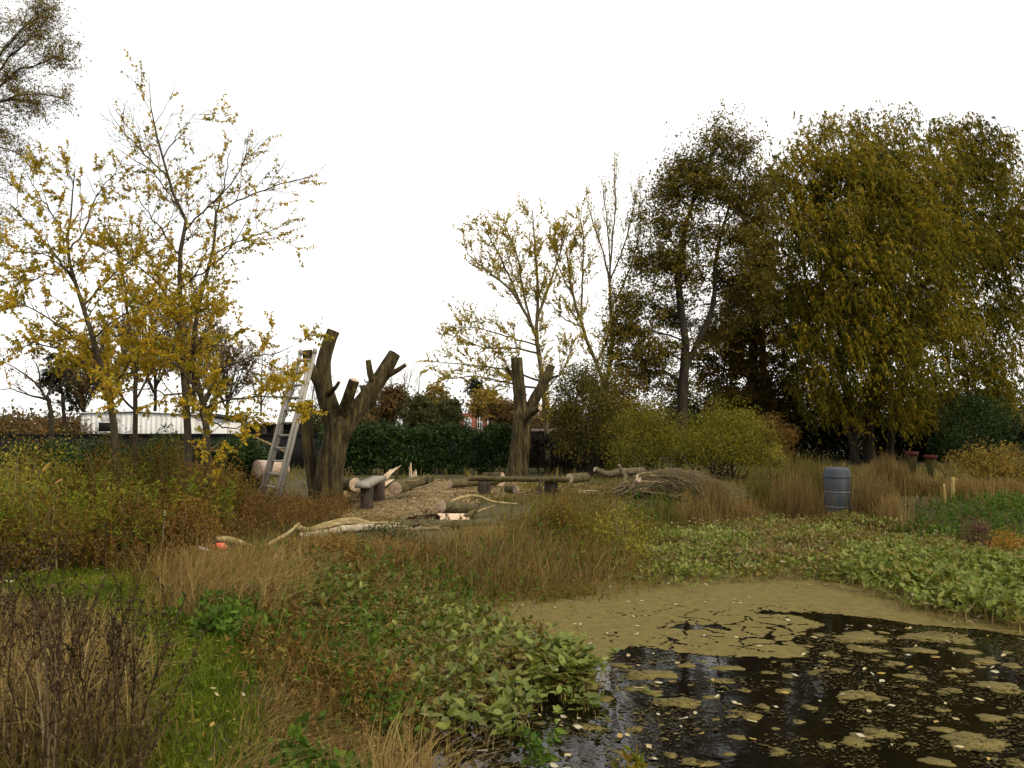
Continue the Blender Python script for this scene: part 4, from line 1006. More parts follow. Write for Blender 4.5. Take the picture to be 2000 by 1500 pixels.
# black netting fence with rail, running behind everything
NET = noisemat('black_netting', [(.004, .004, .004), (.010, .010, .010), (.016, .016, .015)], scale=(3, 3, 8), rough=.9)
def fence(name, label, x0, y0, x1, y1, h, sp, post_m, rail_m, panel_m):
    n = max(int(math.hypot(x1 - x0, y1 - y0) / sp), 1)
    t_ = thing(name, label, 'fence', (x0, y0, 0)); P = [np.array([x0 + (x1 - x0) * k / n, y0 + (y1 - y0) * k / n]) for k in range(n + 1)]
    for k, p in enumerate(P):
        m = M(); abox(m, p[0] - .045, p[0] + .045, p[1] - .045, p[1] + .045, -.2, h + .03 + .04 * rng.random()); m.build('post', post_m, t_)
        if k < n:
            a, b_ = P[k], P[k + 1]; c = (a + b_) / 2; hv = (b_ - a) / 2; nn = norm(np.array([-hv[1], hv[0], 0.]))
            m = M(); box(m, (c[0], c[1], h / 2 + .02), (hv[0], hv[1], 0), nn * .008, (0, 0, h / 2)); m.build('netting_panel', panel_m, t_)
            m = M(); box(m, (*(c + nn[:2] * -.06), h + .0), (hv[0], hv[1], 0), nn * .03, (0, 0, .035)); m.build('rail', rail_m, t_)
    return t_
fence('netting_fence', 'black netting fence behind the saplings and ladder', at(-60, 848, 33)[0], 33, at(640, 848, 33)[0], 33.4, 1.42, 2.6, AGEDWOOD, DARKM, NET)
fence('netting_fence', 'low dark fence with a grey rail behind the conifer hedge', at(660, 848, 33)[0], 33.5, at(1230, 848, 34.5)[0], 34.6, 1.56, 2.8, AGEDWOOD, noisemat('grey_rail', [(.10, .09, .085), (.16, .15, .14)]), NET)
m = M(); bc = at(776, 838, 33.2); abox(m, bc[0] - .17, bc[0] + .17, 33.3, 33.55, 1.58, 1.70); m.add(np.array([[bc[0] - .14, 33.32, 1.7], [bc[0] + .14, 33.32, 1.7], [bc[0] + .12, 33.5, 1.73], [bc[0] - .12, 33.5, 1.73]]), quads=[[0, 1, 2, 3]])
tag(m.build('white_box', WHITEM, base=(bc[0], 33.4, 1.58)), 'small white box standing on the fence behind the conifer hedge', 'box')
pf = thing('picket_fence', 'pale wooden picket fence far beyond the half bare hedge', 'fence', (at(1040, 840, 46)[0], 46, 0))
xp0, xp1 = at(1034, 835, 46)[0], at(1118, 835, 46)[0]
PICK = noisemat('picket_wood', [(.22, .16, .11), (.34, .26, .19)], scale=(6, 6, 1))
for x in np.arange(xp0, xp1, .13):
    m = M(); abox(m, x, x + .09, 46, 46.03, .5, 1.58 + .06 * rng.random()); m.build('picket', PICK, pf)
for z_ in (.62, 1.2):
    m = M(); abox(m, xp0 - .1, xp1 + .1, 46.031, 46.08, z_, z_ + .1); m.build('rail', PICK, pf)
m = M(); abox(m, xp0 - .1, xp1 + .1, 45.9, 45.98, .2, 1.02); m.build('gravel_board', noisemat('pink_board', [(.36, .27, .23), (.45, .36, .31)]), pf)

# ================================================================== POLLARDED TREES
def pollard(name, label, d, limbs, base_px):
    b = gp(base_px, 985, 0); x0 = (base_px - 1000) / F * d
    t_ = thing(name, label, 'tree', (x0, d, gz(x0, d)))
    first = True
    for nm, pts, end in limbs:
        K = 22 if first else 14
        P, R = px_path(pts, d, K)
        if P[0][2] < .6:
            P[0][2] = gz(P[0][0], P[0][1]) - .06
        S = 22 if first else 14
        m = M()
        N, K_ = 1, K
        P3 = P[None]; R3 = R[None]
        # buttressed, fluted bark
        T = norm(np.gradient(P, axis=0)); ref = np.array([1., .2, 0]) if abs(norm(P[-1] - P[0])[2]) > .8 else np.array([0, .1, 1.])
        A = norm(np.cross(T, ref)); B = np.cross(T, A); ang = np.arange(S) * TAU / S
        ph = rng.uniform(0, 6, 3)
        fl = 1 + .06 * np.sin(3 * ang + ph[0])[None] + .05 * np.sin(5 * ang + ph[1] + np.linspace(0, 2, K)[:, None]) + .022 * rng.normal(size=(K, S))
        if first: fl = fl * (1 + .22 * np.exp(-np.linspace(0, 7, K))[:, None] * (1 + .5 * np.sin(5 * ang + ph[2])[None]))
        V = P[:, None] + (R[:, None] * fl)[..., None] * (np.cos(ang)[None, :, None] * A[:, None] + np.sin(ang)[None, :, None] * B[:, None])
        k_ = np.arange(K - 1)[:, None]; s_ = np.arange(S)[None]
        q = np.stack([k_ * S + s_, k_ * S + (s_ + 1) % S, (k_ + 1) * S + (s_ + 1) % S, (k_ + 1) * S + s_], -1).reshape(-1, 4)
        m.add(V, quads=q)
        part = m.build(nm, BARK_POLLARD, t_, smooth=True)
        if end:
            cm_ = M(); ring = V[-1]; c = ring.mean(0); n_ = T[-1]
            tilt = np.zeros(S)
            VV = np.vstack([[c + n_ * .012], c + (ring - c) * .55 + n_ * .010, c + (ring - c) * .985 + n_ * .003])
            cm_.add(VV, tris=[[0, 1 + j, 1 + (j + 1) % S] for j in range(S)], quads=[[1 + j, 1 + S + j, 1 + S + (j + 1) % S, 1 + (j + 1) % S] for j in range(S)])
            cm_.build('cut_face', CUTWOOD, part)
        first = False
    return t_

PD = 18.1
pol1 = pollard('pollard_tree', 'stout pollarded tree trunk with sawn off limbs and the ladder against it', PD,
    [('trunk', [(640, 990, 27), (641, 950, 26), (646, 900, 25), (655, 860, 24.5), (662, 830, 24), (666, 808, 16)], False),
     ('limb', [(658, 850, 19), (648, 805, 19), (634, 760, 18), (632, 715, 14.5), (641, 675, 13), (652, 646, 12.5)], True),
     ('limb', [(634, 768, 12), (617, 738, 10.5, -.1), (604, 712, 10, -.2), (599, 684, 9.5, -.25)], True),
     ('limb', [(662, 848, 11, .12), (671, 805, 12, -.12), (682, 770, 10.5, -.4), (692, 742, 9.8, -.5)], True),
     ('limb', [(662, 852, 20), (690, 808, 18, .1), (718, 772, 16.5, .2), (746, 732, 15, .3), (770, 690, 12.5, .4)], True),
     ('limb', [(735, 757, 8, .2), (724, 732, 6.5, .1), (719, 703, 5, 0)], True),
     ('branch_stub', [(752, 735, 7, .3), (775, 724, 5, .2), (793, 712, 3.6, .1)], True),
     ('branch_stub', [(640, 770, 6, -.2), (655, 757, 4, -.4), (663, 745, 3, -.5)], True),
     ('limb', [(620, 988, 15, .3), (612, 930, 13, .3), (602, 870, 11.5, .3), (598, 820, 10.5, .3), (600, 782, 10, .3)], True)], 640)
pol2 = pollard('pollard_tree', 'far pollarded trunk with one upright and one leaning sawn limb', 28.4,
    [('trunk', [(1010, 938, 21), (1014, 890, 19), (1018, 850, 18.5), (1020, 815, 18), (1019, 795, 13)], False),
     ('limb', [(1019, 830, 15), (1016, 780, 13), (1012, 740, 12), (1009, 699, 11)], True),
     ('limb', [(1026, 818, 11, .1), (1044, 780, 11, .2), (1062, 748, 10, .3), (1077, 714, 7.5, .4)], True),
     ('branch_stub', [(1024, 815, 9, -.2), (1042, 803, 7, -.5), (1055, 797, 5, -.8)], True),
     ('branch_stub', [(1003, 735, 5), (994, 725, 3.5, -.1), (990, 716, 2, -.2)], False),
     ('branch_stub', [(1070, 742, 4, .3), (1082, 736, 2.6, .2), (1090, 734, 2, .1)], False)], 1014)

# ================================================================== LADDER
LAD = noisemat('weathered_ladder', [(.18, .165, .14), (.31, .29, .25), (.42, .395, .345)], scale=(5, 5, 1.2), bump=.3)
ld = None
def bar(m, a, b_, w, t, side):
    a, b_ = np.asarray(a, float), np.asarray(b_, float); ax = (b_ - a) / 2; s = norm(side - (side * norm(ax)).sum() * norm(ax)); u = norm(np.cross(norm(ax), s))
    box(m, (a + b_) / 2, ax, s * w / 2, u * t / 2)
LT, RT = at(587, 690, 17.75), at(615, 688, 17.40)
LB, RB = at(525, 929, 17.65), at(549, 957, 16.95)
def to_ground(t_, b_):
    k = (t_[2] - .02) / (t_[2] - b_[2]); return t_ + (b_ - t_) * k
LB, RB = to_ground(LT, LB), to_ground(RT, RB)
ldr = thing('ladder', 'tall weathered extension ladder leaning against the pollarded trunk', 'ladder', tuple((LB + RB) / 2))
side = norm(RT - LT)
m = M(); bar(m, LB, LT, .04, .07, side); m.build('rail', LAD, ldr)
m = M(); bar(m, RB, RT, .04, .07, side); m.build('rail', LAD, ldr)
nrm_ = norm(np.cross(side, norm(LT - LB)))
if nrm_[1] > 0: nrm_ = -nrm_
for a_, b_ in ((LB, LT), (RB, RT)):
    m = M(); o_ = nrm_ * .09; bar(m, a_ + o_, a_ + (b_ - a_) * .93 + o_, .035, .055, side); m.build('extension_rail', LAD, ldr)
nr_ = 12
for k in range(nr_):
    f_ = .05 + .90 * k / (nr_ - 1)
    a_, b_ = LB + (LT - LB) * f_, RB + (RT - RB) * f_
    m = M(); box(m, (a_ + b_) / 2, (b_ - a_) / 2, nrm_ * .045, (0, 0, .018)); m.build('rung', LAD, ldr)
for p in (LT, RT):
    m = M(); lathe(m, p + [0, 0, .0], [(.001, -.03), (.05, -.02), (.055, .03), (.04, .08), (.001, .09)], 10); m.build('end_cap', LAD, ldr)

# ================================================================== BENCHES
def slab(m, c, X, Y, Z, rough=.006, n=8):       # plank with slightly uneven edges
    c = np.asarray(c, float); X, Y, Z = map(lambda k: np.asarray(k, float), (X, Y, Z)); V = []
    for i in range(n + 1):
        s = -1 + 2 * i / n
        for (j, k) in ((-1, -1), (1, -1), (1, 1), (-1, 1)): V.append(c + s * X + j * Y * (1 + rng.normal() * rough * 8) + k * Z * (1 + rng.normal() * rough * 6))
    q = [[i * 4 + j, i * 4 + (j + 1) % 4, (i + 1) * 4 + (j + 1) % 4, (i + 1) * 4 + j] for i in range(n) for j in range(4)]
    q += [[3, 2, 1, 0], [n * 4, n * 4 + 1, n * 4 + 2, n * 4 + 3]]
    m.add(V, quads=q)
bn, bf = at(707, 943, 16.75), at(741, 928, 19.3)
b1 = thing('plank_bench', 'rough plank bench on two thick posts beside the near pollard', 'bench', (bn[0], (bn[1] + bf[1]) / 2, gz(bn[0], 18)))
ax = (bf - bn) / 2; ax[2] = 0; zs = .57
m = M(); slab(m, ((bn[0] + bf[0]) / 2, (bn[1] + bf[1]) / 2, zs - .05), ax, norm(np.cross(ax, [0, 0, 1])) * .15, (0, 0, .052)); m.build('seat', GREYPLANK, b1)
for px, Y in ((717, 17.05), (740, 18.55)):
    c = at(px, 980, Y); g_ = gz(c[0], Y)
    m = M(); V = []; slab(m, (c[0], Y, (g_ - .1 + zs - .105) / 2), (0, 0, (zs - .105 - g_ + .1) / 2), (.125, .01, 0), (-.008, .10, 0), rough=.004); m.build('leg', AGEDWOOD, b1)
c0, c1 = at(915, 934, 21.2), at(1112, 938, 20.8)
b2_ = thing('log_bench', 'long low half log bench across the clearing', 'bench', ((c0[0] + c1[0]) / 2, 21, gz(0, 21)))
zt2 = .44; m = M(); K = 14
P = np.linspace([c0[0], 21.2, zt2 - .06], [c1[0], 20.8, zt2 - .06], K); P[:, 2] += .006 * rng.normal(size=K)
prof = np.array([(-.16, .06), (-.05, .066), (.05, .064), (.16, .06), (.15, -.01), (.08, -.06), (-.08, -.06), (-.15, -.01)])
V = np.concatenate([[p + [0, a_[0] * (1 + .06 * rng.normal()), a_[1] * (1 + .05 * rng.normal())] for a_ in prof] for p in P]); S = 8
m.add(V, quads=[[i * S + j, i * S + (j + 1) % S, (i + 1) * S + (j + 1) % S, (i + 1) * S + j] for i in range(K - 1) for j in range(S)] + [[0, 1, 2, 3], [0, 3, 4, 7], [4, 5, 6, 7]] + [[(K - 1) * S + j for j in f_] for f_ in ([0, 1, 2, 3], [0, 3, 4, 7], [4, 5, 6, 7])])
m.build('seat', BARK_OLIVE, b2_)
for px in (946, 1076):
    c = at(px, 950, 21.0); g_ = gz(c[0], 21)
    m = M(); slab(m, (c[0], 21.0, (g_ - .1 + zt2 - .12) / 2), (0, 0, (zt2 - .12 - g_ + .1) / 2), (.16, 0, 0), (0, .12, 0)); m.build('leg', AGEDWOOD, b2_)

# ================================================================== LOGS
def log(label, A, B_, r, bark=BARK_OLIVE, r2=None, ends=(1, 1), S=18, name='log', bend=0.0, cat='log'):
    A, B_ = np.asarray(A, float), np.asarray(B_, float); r2 = r2 or r * .93
    t_ = thing(name, label, cat, (A + B_) / 2 - [0, 0, r])
    K = 9; P = np.linspace(A, B_, K); P[:, 2] += bend * np.sin(np.linspace(0, math.pi, K)); R = np.linspace(r, r2, K)
    T = norm(np.gradient(P, axis=0)); A_ = norm(np.cross(T, [0, .1, 1.])); Bv = np.cross(T, A_); ang = np.arange(S) * TAU / S
    fl = 1 + .04 * np.sin(3 * ang + rng.uniform(0, 6))[None] + .02 * rng.normal(size=(K, S))
    V = P[:, None] + (R[:, None] * fl)[..., None] * (np.cos(ang)[None, :, None] * A_[:, None] + np.sin(ang)[None, :, None] * Bv[:, None])
    m = M(); m.add(V, quads=[[i * S + j, i * S + (j + 1) % S, (i + 1) * S + (j + 1) % S, (i + 1) * S + j] for i in range(K - 1) for j in range(S)])
    m.build('bark', bark, t_, smooth=True)
    for e, on in ((0, ends[0]), (-1, ends[1])):
        if not on: continue
        c = V[e].mean(0); n_ = T[e] * (-1 if e == 0 else 1)
        cm_ = M(); VV = np.vstack([[c + n_ * .006], c + (V[e] - c) * .5 + n_ * .005, c + (V[e] - c) * .93 + n_ * .004, c + (V[e] - c) * .985])
        tr = [[0, 1 + j, 1 + (j + 1) % S] for j in range(S)]; qq = [[1 + k * S + j, 1 + (k + 1) * S + j, 1 + (k + 1) * S + (j + 1) % S, 1 + k * S + (j + 1) % S] for k in range(2) for j in range(S)]
        cm_.add(VV, tris=tr, quads=qq); cm_.build('cut_face', CUTWOOD, t_)
    return t_

def glog(label, px0, py0, d0, px1, py1, d1, r, **k):
    A, B_ = at(px0, py0, d0), at(px1, py1, d1)
    A[2] = max(A[2], gz(A[0], A[1]) + r * .8); B_[2] = max(B_[2], gz(B_[0], B_[1]) + r * .8)
    return log(label, A, B_, r, **k)
glog('short mossy log lying between near pollard and plank bench', 668, 950, 18.9, 694, 947, 18.4, .17)
glog('pale barked log lying behind the plank bench posts', 668, 968, 18.3, 712, 962, 19.0, .10, bark=PEELED)
glog('thick log with a round pale cut end facing the plank bench', 772, 954, 18.9, 815, 941, 20.3, .155)
glog('long log with a pale cut end running behind the log bench', 879, 945, 22.6, 985, 938, 23.6, .125)
glog('thick brown log piece resting behind the far end of the long log', 945, 933, 24.3, 982, 932, 24.0, .15, bark=BARK_POLLARD)
glog('short mossy log at the right end of the log bench', 1112, 935, 22.8, 1146, 932, 23.4, .14)
glog('small round stump log under the log bench', 992, 957, 21.6, 1008, 957, 21.3, .12)
glog('mossy log with a pale round end on top of the front woodpile', 862, 990, 14.9, 926, 994, 15.7, .115)
glog('long thin mossy log at the bottom of the front woodpile', 820, 1034, 14.0, 962, 1036, 14.1, .08)
glog('big pinkish barkless log behind the ladder foot', 502, 917, 19.6, 556, 915, 20.2, .22, bark=noisemat('pink_wood', [(.30, .2, .13), (.46, .34, .25), (.55, .43, .33)], scale=(5, 5, 5), bump=.3))
glog('dark log leaning behind the thick log with the pale end', 790, 948, 20.8, 842, 938, 21.4, .11, bark=BARK_POLLARD)
glog('small thin log in the front woodpile under the pale split face', 770, 1040, 14.3, 852, 1026, 14.6, .06)
glog('brown upright leaning offcut beside the log bench leg', 1050, 962, 20.3, 1060, 938, 20.5, .075, bark=BARK_POLLARD)

def split_log(label, A, B_, r, up):
    A, B_ = np.asarray(A, float), np.asarray(B_, float); t_ = thing('split_log', label, 'log', (A + B_) / 2 - [0, 0, r])
    K = 10; P = np.linspace(A, B_, K); T = norm(B_ - A); u = norm(np.asarray(up, float) - (np.asarray(up) * T).sum() * T); s = np.cross(T, u)
    S = 9; th = np.linspace(math.pi, TAU, S); V = np.concatenate([[p + r * (1 + .05 * rng.normal()) * (math.cos(a_) * s + math.sin(a_) * u) for a_ in th] for p in P])
    m = M(); m.add(V, quads=[[i * S + j, i * S + j + 1, (i + 1) * S + j + 1, (i + 1) * S + j] for i in range(K - 1) for j in range(S - 1)]); m.build('bark', BARK_OLIVE, t_, smooth=True)
    rows = []
    for i, p in enumerate(P):
        e = (1 if 0 < i < K - 1 else .5)
        rows.append([p + s * r * x * .98 + u * (r * (.03 + .10 * rng.random()) * (1 - abs(x)) - .004) + T * (rng.normal() * .03 if i in (0, K - 1) else 0) for x in (-1, -.5, 0, .5, 1)])
    V = np.array(rows).reshape(-1, 3); m = M(); m.add(V, quads=[[i * 5 + j, i * 5 + j + 1, (i + 1) * 5 + j + 1, (i + 1) * 5 + j] for i in range(K - 1) for j in range(4)])
    m.build('split_face', FRESHWOOD, t_, label='pale freshly torn wood face')
    return t_
a_, b_ = at(858, 1013, 14.5), at(918, 1013, 14.9); split_log('split log with a bright pale torn face in the front woodpile', a_, b_, .13, (0, -.75, .65))
a_, b_ = at(738, 955, 19.4), at(762, 937, 20.0); split_log('split log with pale side leaning behind the plank bench seat', a_, b_, .10, (-.3, -.8, .4))
def splinter(label, base, tip, w, t, lean=0.0):
    base, tip = np.asarray(base, float), np.asarray(tip, float); ax = tip - base; L = np.linalg.norm(ax); T = ax / L; s = norm(np.cross(T, [0, 1., 0.1])); u = np.cross(T, s)
    m = M(); ns = 5
    for k in range(ns):
        hk = (1.0, .55, .82, .38, .64)[(k * 2 + int(L * 100)) % 5]; o0 = base + s * w * ((k + .5) / ns - .5) * 1.05 + u * t * .15 * rng.normal(); ww = w / ns * 1.25
        V = []
        for f_, sc in ((0, 1), (.35, 1.0), (.7, .85), (.88, .6), (1, .2)):
            c = o0 + ax * f_ * hk + s * w * .06 * rng.normal() * f_
            V += [c - s * ww / 2 * sc - u * t / 2 * sc, c + s * ww / 2 * sc - u * t / 2 * sc, c + s * ww / 2 * sc + u * t / 2 * sc, c - s * ww / 2 * sc + u * t / 2 * sc]
        m.add(V, quads=[[i * 4 + j, i * 4 + (j + 1) % 4, (i + 1) * 4 + (j + 1) % 4, (i + 1) * 4 + j] for i in range(4) for j in range(4)] + [[3, 2, 1, 0], [16, 17, 18, 19]])
    return tag(m.build('wood_splinter', FRESHWOOD, base=base), label, 'splinter')
splinter('upright pale torn splinter standing on the dark log', at(807, 942, 20.3), at(805, 903, 20.3), .17, .06)
splinter('slanting pale torn splinter rising behind the plank bench', at(748, 936, 19.9), at(781, 907, 20.3), .12, .07)
splinter('pale torn splinter lying right of the log bench end', np.r_[at(1128, 940, 21)[:2], .06], np.r_[at(1168, 940, 21)[:2], .05], .09, .04)
splinter('short pale splinter propped under the log bench', at(976, 951, 21.9), at(984, 938, 21.9), .12, .05)
splinter('white torn splinter sticking out of the brushwood heap', at(1246, 942, 19.2), at(1248, 926, 19.2), .11, .05)
splinter('pale torn strip on the fallen branch left of the heap', at(1180, 928, 22.2), at(1160, 918, 22.1), .10, .05)

# ================================================================== LOOSE BRANCHES
def branch(label, pts, mat=PEELED, name='branch', S=9, side=0, grp=None, cap=True, K=18, twmat=None):
    P = []; R = []
    for px, py, d, r in pts:
        p = at(px, py, d); p[2] = max(p[2], gz(p[0], p[1]) + r * .6); P.append(p); R.append(r)
    P, R = resample(P, K, R, .004)
    t_ = thing(name, label, 'branch', (P[0] + P[-1]) / 2, grp)
    m = M(); tubes(m, P, R, S, rough=.05); m.build('wood', mat, t_, smooth=True)
    if cap:
        m = M(); disc(m, P[0], P[0] - P[1], R[0] * .97, S=12, lift=.004, rings=2); m.build('cut_face', CUTWOOD, t_)
    if side:
        m = M(); P1, R1 = spawn(P[None], R[None], side, .3, 1, .45, 45, .1, .04, 6, .5, .004); tubes(m, P1, R1, 4); m.build('twigs', mat, t_, kind='stuff')
    return t_
branch('thick yellowish branch curving over the front grass', [(578, 1028, 13.0, .055), (598, 1037, 13.1, .055), (640, 1024, 13.5, .055), (680, 1016, 13.8, .05), (712, 1020, 14.0, .045), (745, 1035, 14.1, .03)])
branch('second yellowish branch lying under the curving one', [(612, 1036, 13.2, .035), (650, 1026, 13.4, .035), (690, 1021, 13.7, .03), (735, 1028, 14.0, .02)])
branch('pale flaky barked branch below the curving branch', [(585, 1052, 12.7, .06), (625, 1046, 12.9, .065), (670, 1034, 13.2, .065), (720, 1030, 13.5, .06), (790, 1042, 13.8, .04)], mat=noisemat('flaky_bark', [(.16, .12, .07), (.34, .28, .19), (.5, .43, .33)], scale=(12, 12, 12), bump=.5))
branch('pale branch with a sawn end above the orange chainsaw', [(421, 1054, 10.9, .045), (440, 1053, 11.0, .045), (470, 1060, 11.2, .04), (500, 1073, 11.3, .03)])
branch('yellow side branch rising from the pale sawn branch', [(500, 1073, 11.3, .03), (525, 1062, 11.5, .03), (560, 1043, 12, .028), (585, 1022, 12.4, .015)])
branch('pale dead stick slanting down beside the ladder', [(495, 852, 18.6, .012), (515, 862, 18.6, .022), (530, 868, 18.5, .026), (556, 882, 18.4, .03)])
branch('bent bare branch lying across the clearing in front of the log bench', [(880, 980, 15.9, .03), (905, 971, 16.2, .035), (930, 969, 16.6, .032), (965, 980, 16.9, .028), (1012, 984, 17.3, .015)], side=4)
branch('thin bare branch sticking out right of the front woodpile', [(932, 1000, 14.9, .02), (948, 993, 15, .018), (966, 987, 15.1, .01)])
branch('forked mossy branch end of the split log', [(905, 1012, 14.9, .06), (922, 1002, 15, .05), (938, 985, 15.1, .02)], mat=BARK_OLIVE)
branch('bare fallen branch curving up behind the thick pale ended log', [(800, 957, 19.6, .03), (830, 950, 19.9, .028), (850, 940, 20.2, .02), (860, 936, 20.4, .01)], mat=TWIG, side=8)
branch('thin curved stick arching over the thick pale ended log', [(790, 940, 19.2, .018), (815, 938, 19.4, .018), (838, 926, 19.6, .01)], mat=TWIG)
branch('thick grey fallen branch lying left of the brushwood heap', [(1162, 916, 22.0, .07), (1185, 926, 22.1, .09), (1215, 922, 22.2, .10), (1258, 920, 22.4, .11)], mat=BARK_GREY, side=6)
branch('grey branch stub standing up out of the fallen branch', [(1208, 908, 21.6, .045), (1216, 922, 21.6, .05), (1222, 932, 21.5, .05), (1214, 948, 21.3, .05)], mat=BARK_GREY)
branch('thin rust brown twig lying in the herbs near the ladder', [(420, 935, 16.5, .012), (455, 928, 16.8, .012), (476, 924, 17, .008)], mat=TWIG, cap=False)
branch('brown dead branch lying among the left sapling trunks', [(340, 878, 15.5, .02), (380, 872, 15.6, .02), (430, 885, 15.8, .012)], mat=TWIG, side=8, cap=False)

for k, (a0, a1, lab) in enumerate([((742, 1036, 13.6), (858, 1022, 14.3), 'grey stick crossing the left of the front woodpile'), ((760, 1046, 13.4), (872, 1038, 14.0), 'mossy stick along the foot of the front woodpile'), ((800, 1022, 14.6), (905, 1036, 14.0), 'olive stick slanting under the split log'), ((835, 1016, 14.9), (858, 1030, 13.9), 'short stub poking forward from the front woodpile'),
        ((860, 1036, 13.9), (985, 1028, 14.6), 'long mossy stick under the right of the front woodpile'), ((790, 1012, 14.8), (850, 1006, 15.2), 'thin pale stick behind the pale ended front log'), ((900, 1042, 13.7), (975, 1044, 13.8), 'short mossy stick at the right foot of the front woodpile'), ((720, 1024, 13.9), (800, 1030, 13.9), 'thin yellowish stick joining curving branch and woodpile')]):
    branch(lab, [(*a0, .035), ((a0[0] + a1[0]) / 2, (a0[1] + a1[1]) / 2 - 4, (a0[2] + a1[2]) / 2, .04), (*a1, .03)], mat=[BARK_OLIVE, TWIG, BARK_OLIVE, PEELED][k % 4], side=3)
rt = M(); c = at(842, 1018, 14.5); n_ = 60; A_ = np.tile(c, (n_, 1)) + rng.normal(size=(n_, 3)) * [.22, .12, .06]; t5 = np.linspace(0, 1, 4)[None, :, None]
TT = A_[:, None] + norm(rng.normal(size=(n_, 3)) + [0, 0, .5])[:, None] * t5 * rng.uniform(.1, .3, n_)[:, None, None]; tubes(rt, TT, np.full((n_, 4), .004), 3); leaves_on(rt, TT, 7, .04, .022, LEAF4)
tag(rt.build('withered_sprays', leafmat('leaf_withered_red', [(.03, .010, .006), (.07, .022, .012), (.11, .04, .02)]), kind='stuff'), 'dark red withered leaf sprays on the front woodpile', 'twigs')
# brushwood heap: each stick on its own, fine twigs as one mass
hc = gp(1285, 968, 0); HR = 20.3
def heap_z(x): return .62 * max(0, 1 - ((x - hc[0] - .1) / 1.25) ** 2) ** .6
for k in range(64):
    f_ = rng.random()
    x0_ = hc[0] + rng.uniform(-1.15, .1); x1_ = x0_ + rng.uniform(.8, 1.7)
    yy = 20.2 + rng.normal() * .35; lay = rng.random() ** .7
    x1_ = min(x1_, hc[0] + 1.3)
    pts = []
    for t_ in np.linspace(0, 1, 6):
        x = x0_ + (x1_ - x0_) * t_; zz = gz(x, yy) + .03 + heap_z(x) * lay * (1 - .2 * f_) + .055 * rng.normal() * (1 if t_ > .2 else .5)
        pts.append([x, yy + .22 * math.sin(3 * t_ + k) + rng.normal() * .04, max(zz, gz(x, yy) + .02)])
    r0 = rng.uniform(.012, .034); P, R = resample(pts, 12, np.linspace(r0, r0 * .35, 6))
    m = M(); tubes(m, P, R, 6, rough=.06, cap=True)
    o = m.build('cut_stick', TWIG if k % 3 else BARK_OLIVE, smooth=True, base=P[0]); tag(o, 'long cut stick stacked in the brushwood heap', 'stick', 'sticks of the brushwood heap')
for k, pts in enumerate([[(1190, 960, 20, .03), (1215, 950, 20.1, .035), (1240, 955, 20, .03), (1262, 938, 20.2, .02)], [(1208, 968, 19.6, .03), (1232, 956, 19.7, .035), (1240, 938, 19.8, .03)], [(1228, 975, 19.4, .035), (1245, 962, 19.5, .04), (1247, 942, 19.6, .035)],
                         [(1180, 962, 19.9, .02), (1205, 962, 19.8, .025), (1228, 946, 20, .02)], [(1256, 960, 19.3, .025), (1275, 945, 19.5, .02), (1290, 938, 19.6, .01)]]):
    branch(['twisted root like branch at the left foot of the heap', 'bent grey branch propping the left of the heap', 'mossy curved branch standing before the white splinter', 'thin crooked branch trailing left from the heap', 'pale curved stick on the front of the heap'][k], pts, mat=BARK_GREY if k != 2 else BARK_OLIVE)
m = M(); n_ = 700
xx = hc[0] + rng.uniform(-.9, 1.5, n_); yy = 20.3 + rng.normal(size=n_) * .4
z_ = np.array([heap_z(x - .15) for x in xx]) * (.4 + .65 * rng.random(n_) ** .5) + .05
A = np.c_[xx, yy, z_]; dv = norm(np.c_[rng.normal(size=n_) + 1.2, rng.normal(size=n_) * .5, rng.normal(size=n_) * .18 - .1]); t = np.linspace(0, 1, 5)[None, :, None]
TWP = A[:, None] + dv[:, None] * (t * rng.uniform(.3, .9, n_)[:, None, None]); TWP[..., 2] -= .22 * t[..., 0] ** 2; TWP = TWP + np.cumsum(rng.normal(size=TWP.shape), 1) * .012
TWP[..., 2] = np.maximum(TWP[..., 2], .02)
tubes(m, TWP, np.full((n_, 5), .005) * (1 - .5 * t[..., 0]), 3)
tag(m.build('brushwood_twigs', TWIG, kind='stuff'), 'fine olive brown twigs covering the brushwood heap', 'twigs')

# ================================================================== WATER BUTT, POTS, STAKES, CHAINSAW, CANE
BUTT = noisemat('grey_plastic', [(.036, .041, .050), (.052, .059, .070), (.075, .083, .095)], scale=(6, 6, 1.5), rough=.7, spec=.2)
bc = at(1635, 930, 19.6); bz = gz(bc[0], 19.6); Hb = at(1635, 913, 19.6)[2] - bz
bt = thing('water_butt', 'grey blue plastic water butt standing in the grass by the pond', 'water butt', (bc[0], 19.6, bz))
r_ = .305; prof = [(.001, -.02), (r_ * .9, -.02), (r_ * .93, .03)]
for z0_, z1_ in ((.03, .30), (.33, .53), (.56, .78)):
    prof += [(r_ * (.94 + .05 * z0_ / .8), Hb * z0_ / .92), (r_ * (.955 + .05 * z0_ / .8), Hb * (z0_ + .03) / .92), (r_ * (.955 + .05 * z1_ / .8), Hb * (z1_ - .02) / .92), (r_ * (.93 + .05 * z1_ / .8), Hb * z1_ / .92)]
m = M(); lathe(m, (bc[0], 19.6, bz), prof, 36); m.build('barrel', BUTT, bt, smooth=False)
m = M(); zl = Hb * .78 / .92
lathe(m, (bc[0], 19.6, bz), [(r_ * .98, zl - .03), (r_ * 1.03, zl - .025), (r_ * 1.03, zl + .005), (r_ * 1.0, zl + .03), (r_ * .97, Hb * .93), (r_ * .90, Hb * .975), (r_ * .78, Hb), (.001, Hb * 1.005)], 36); m.build('lid', BUTT, bt, smooth=True)
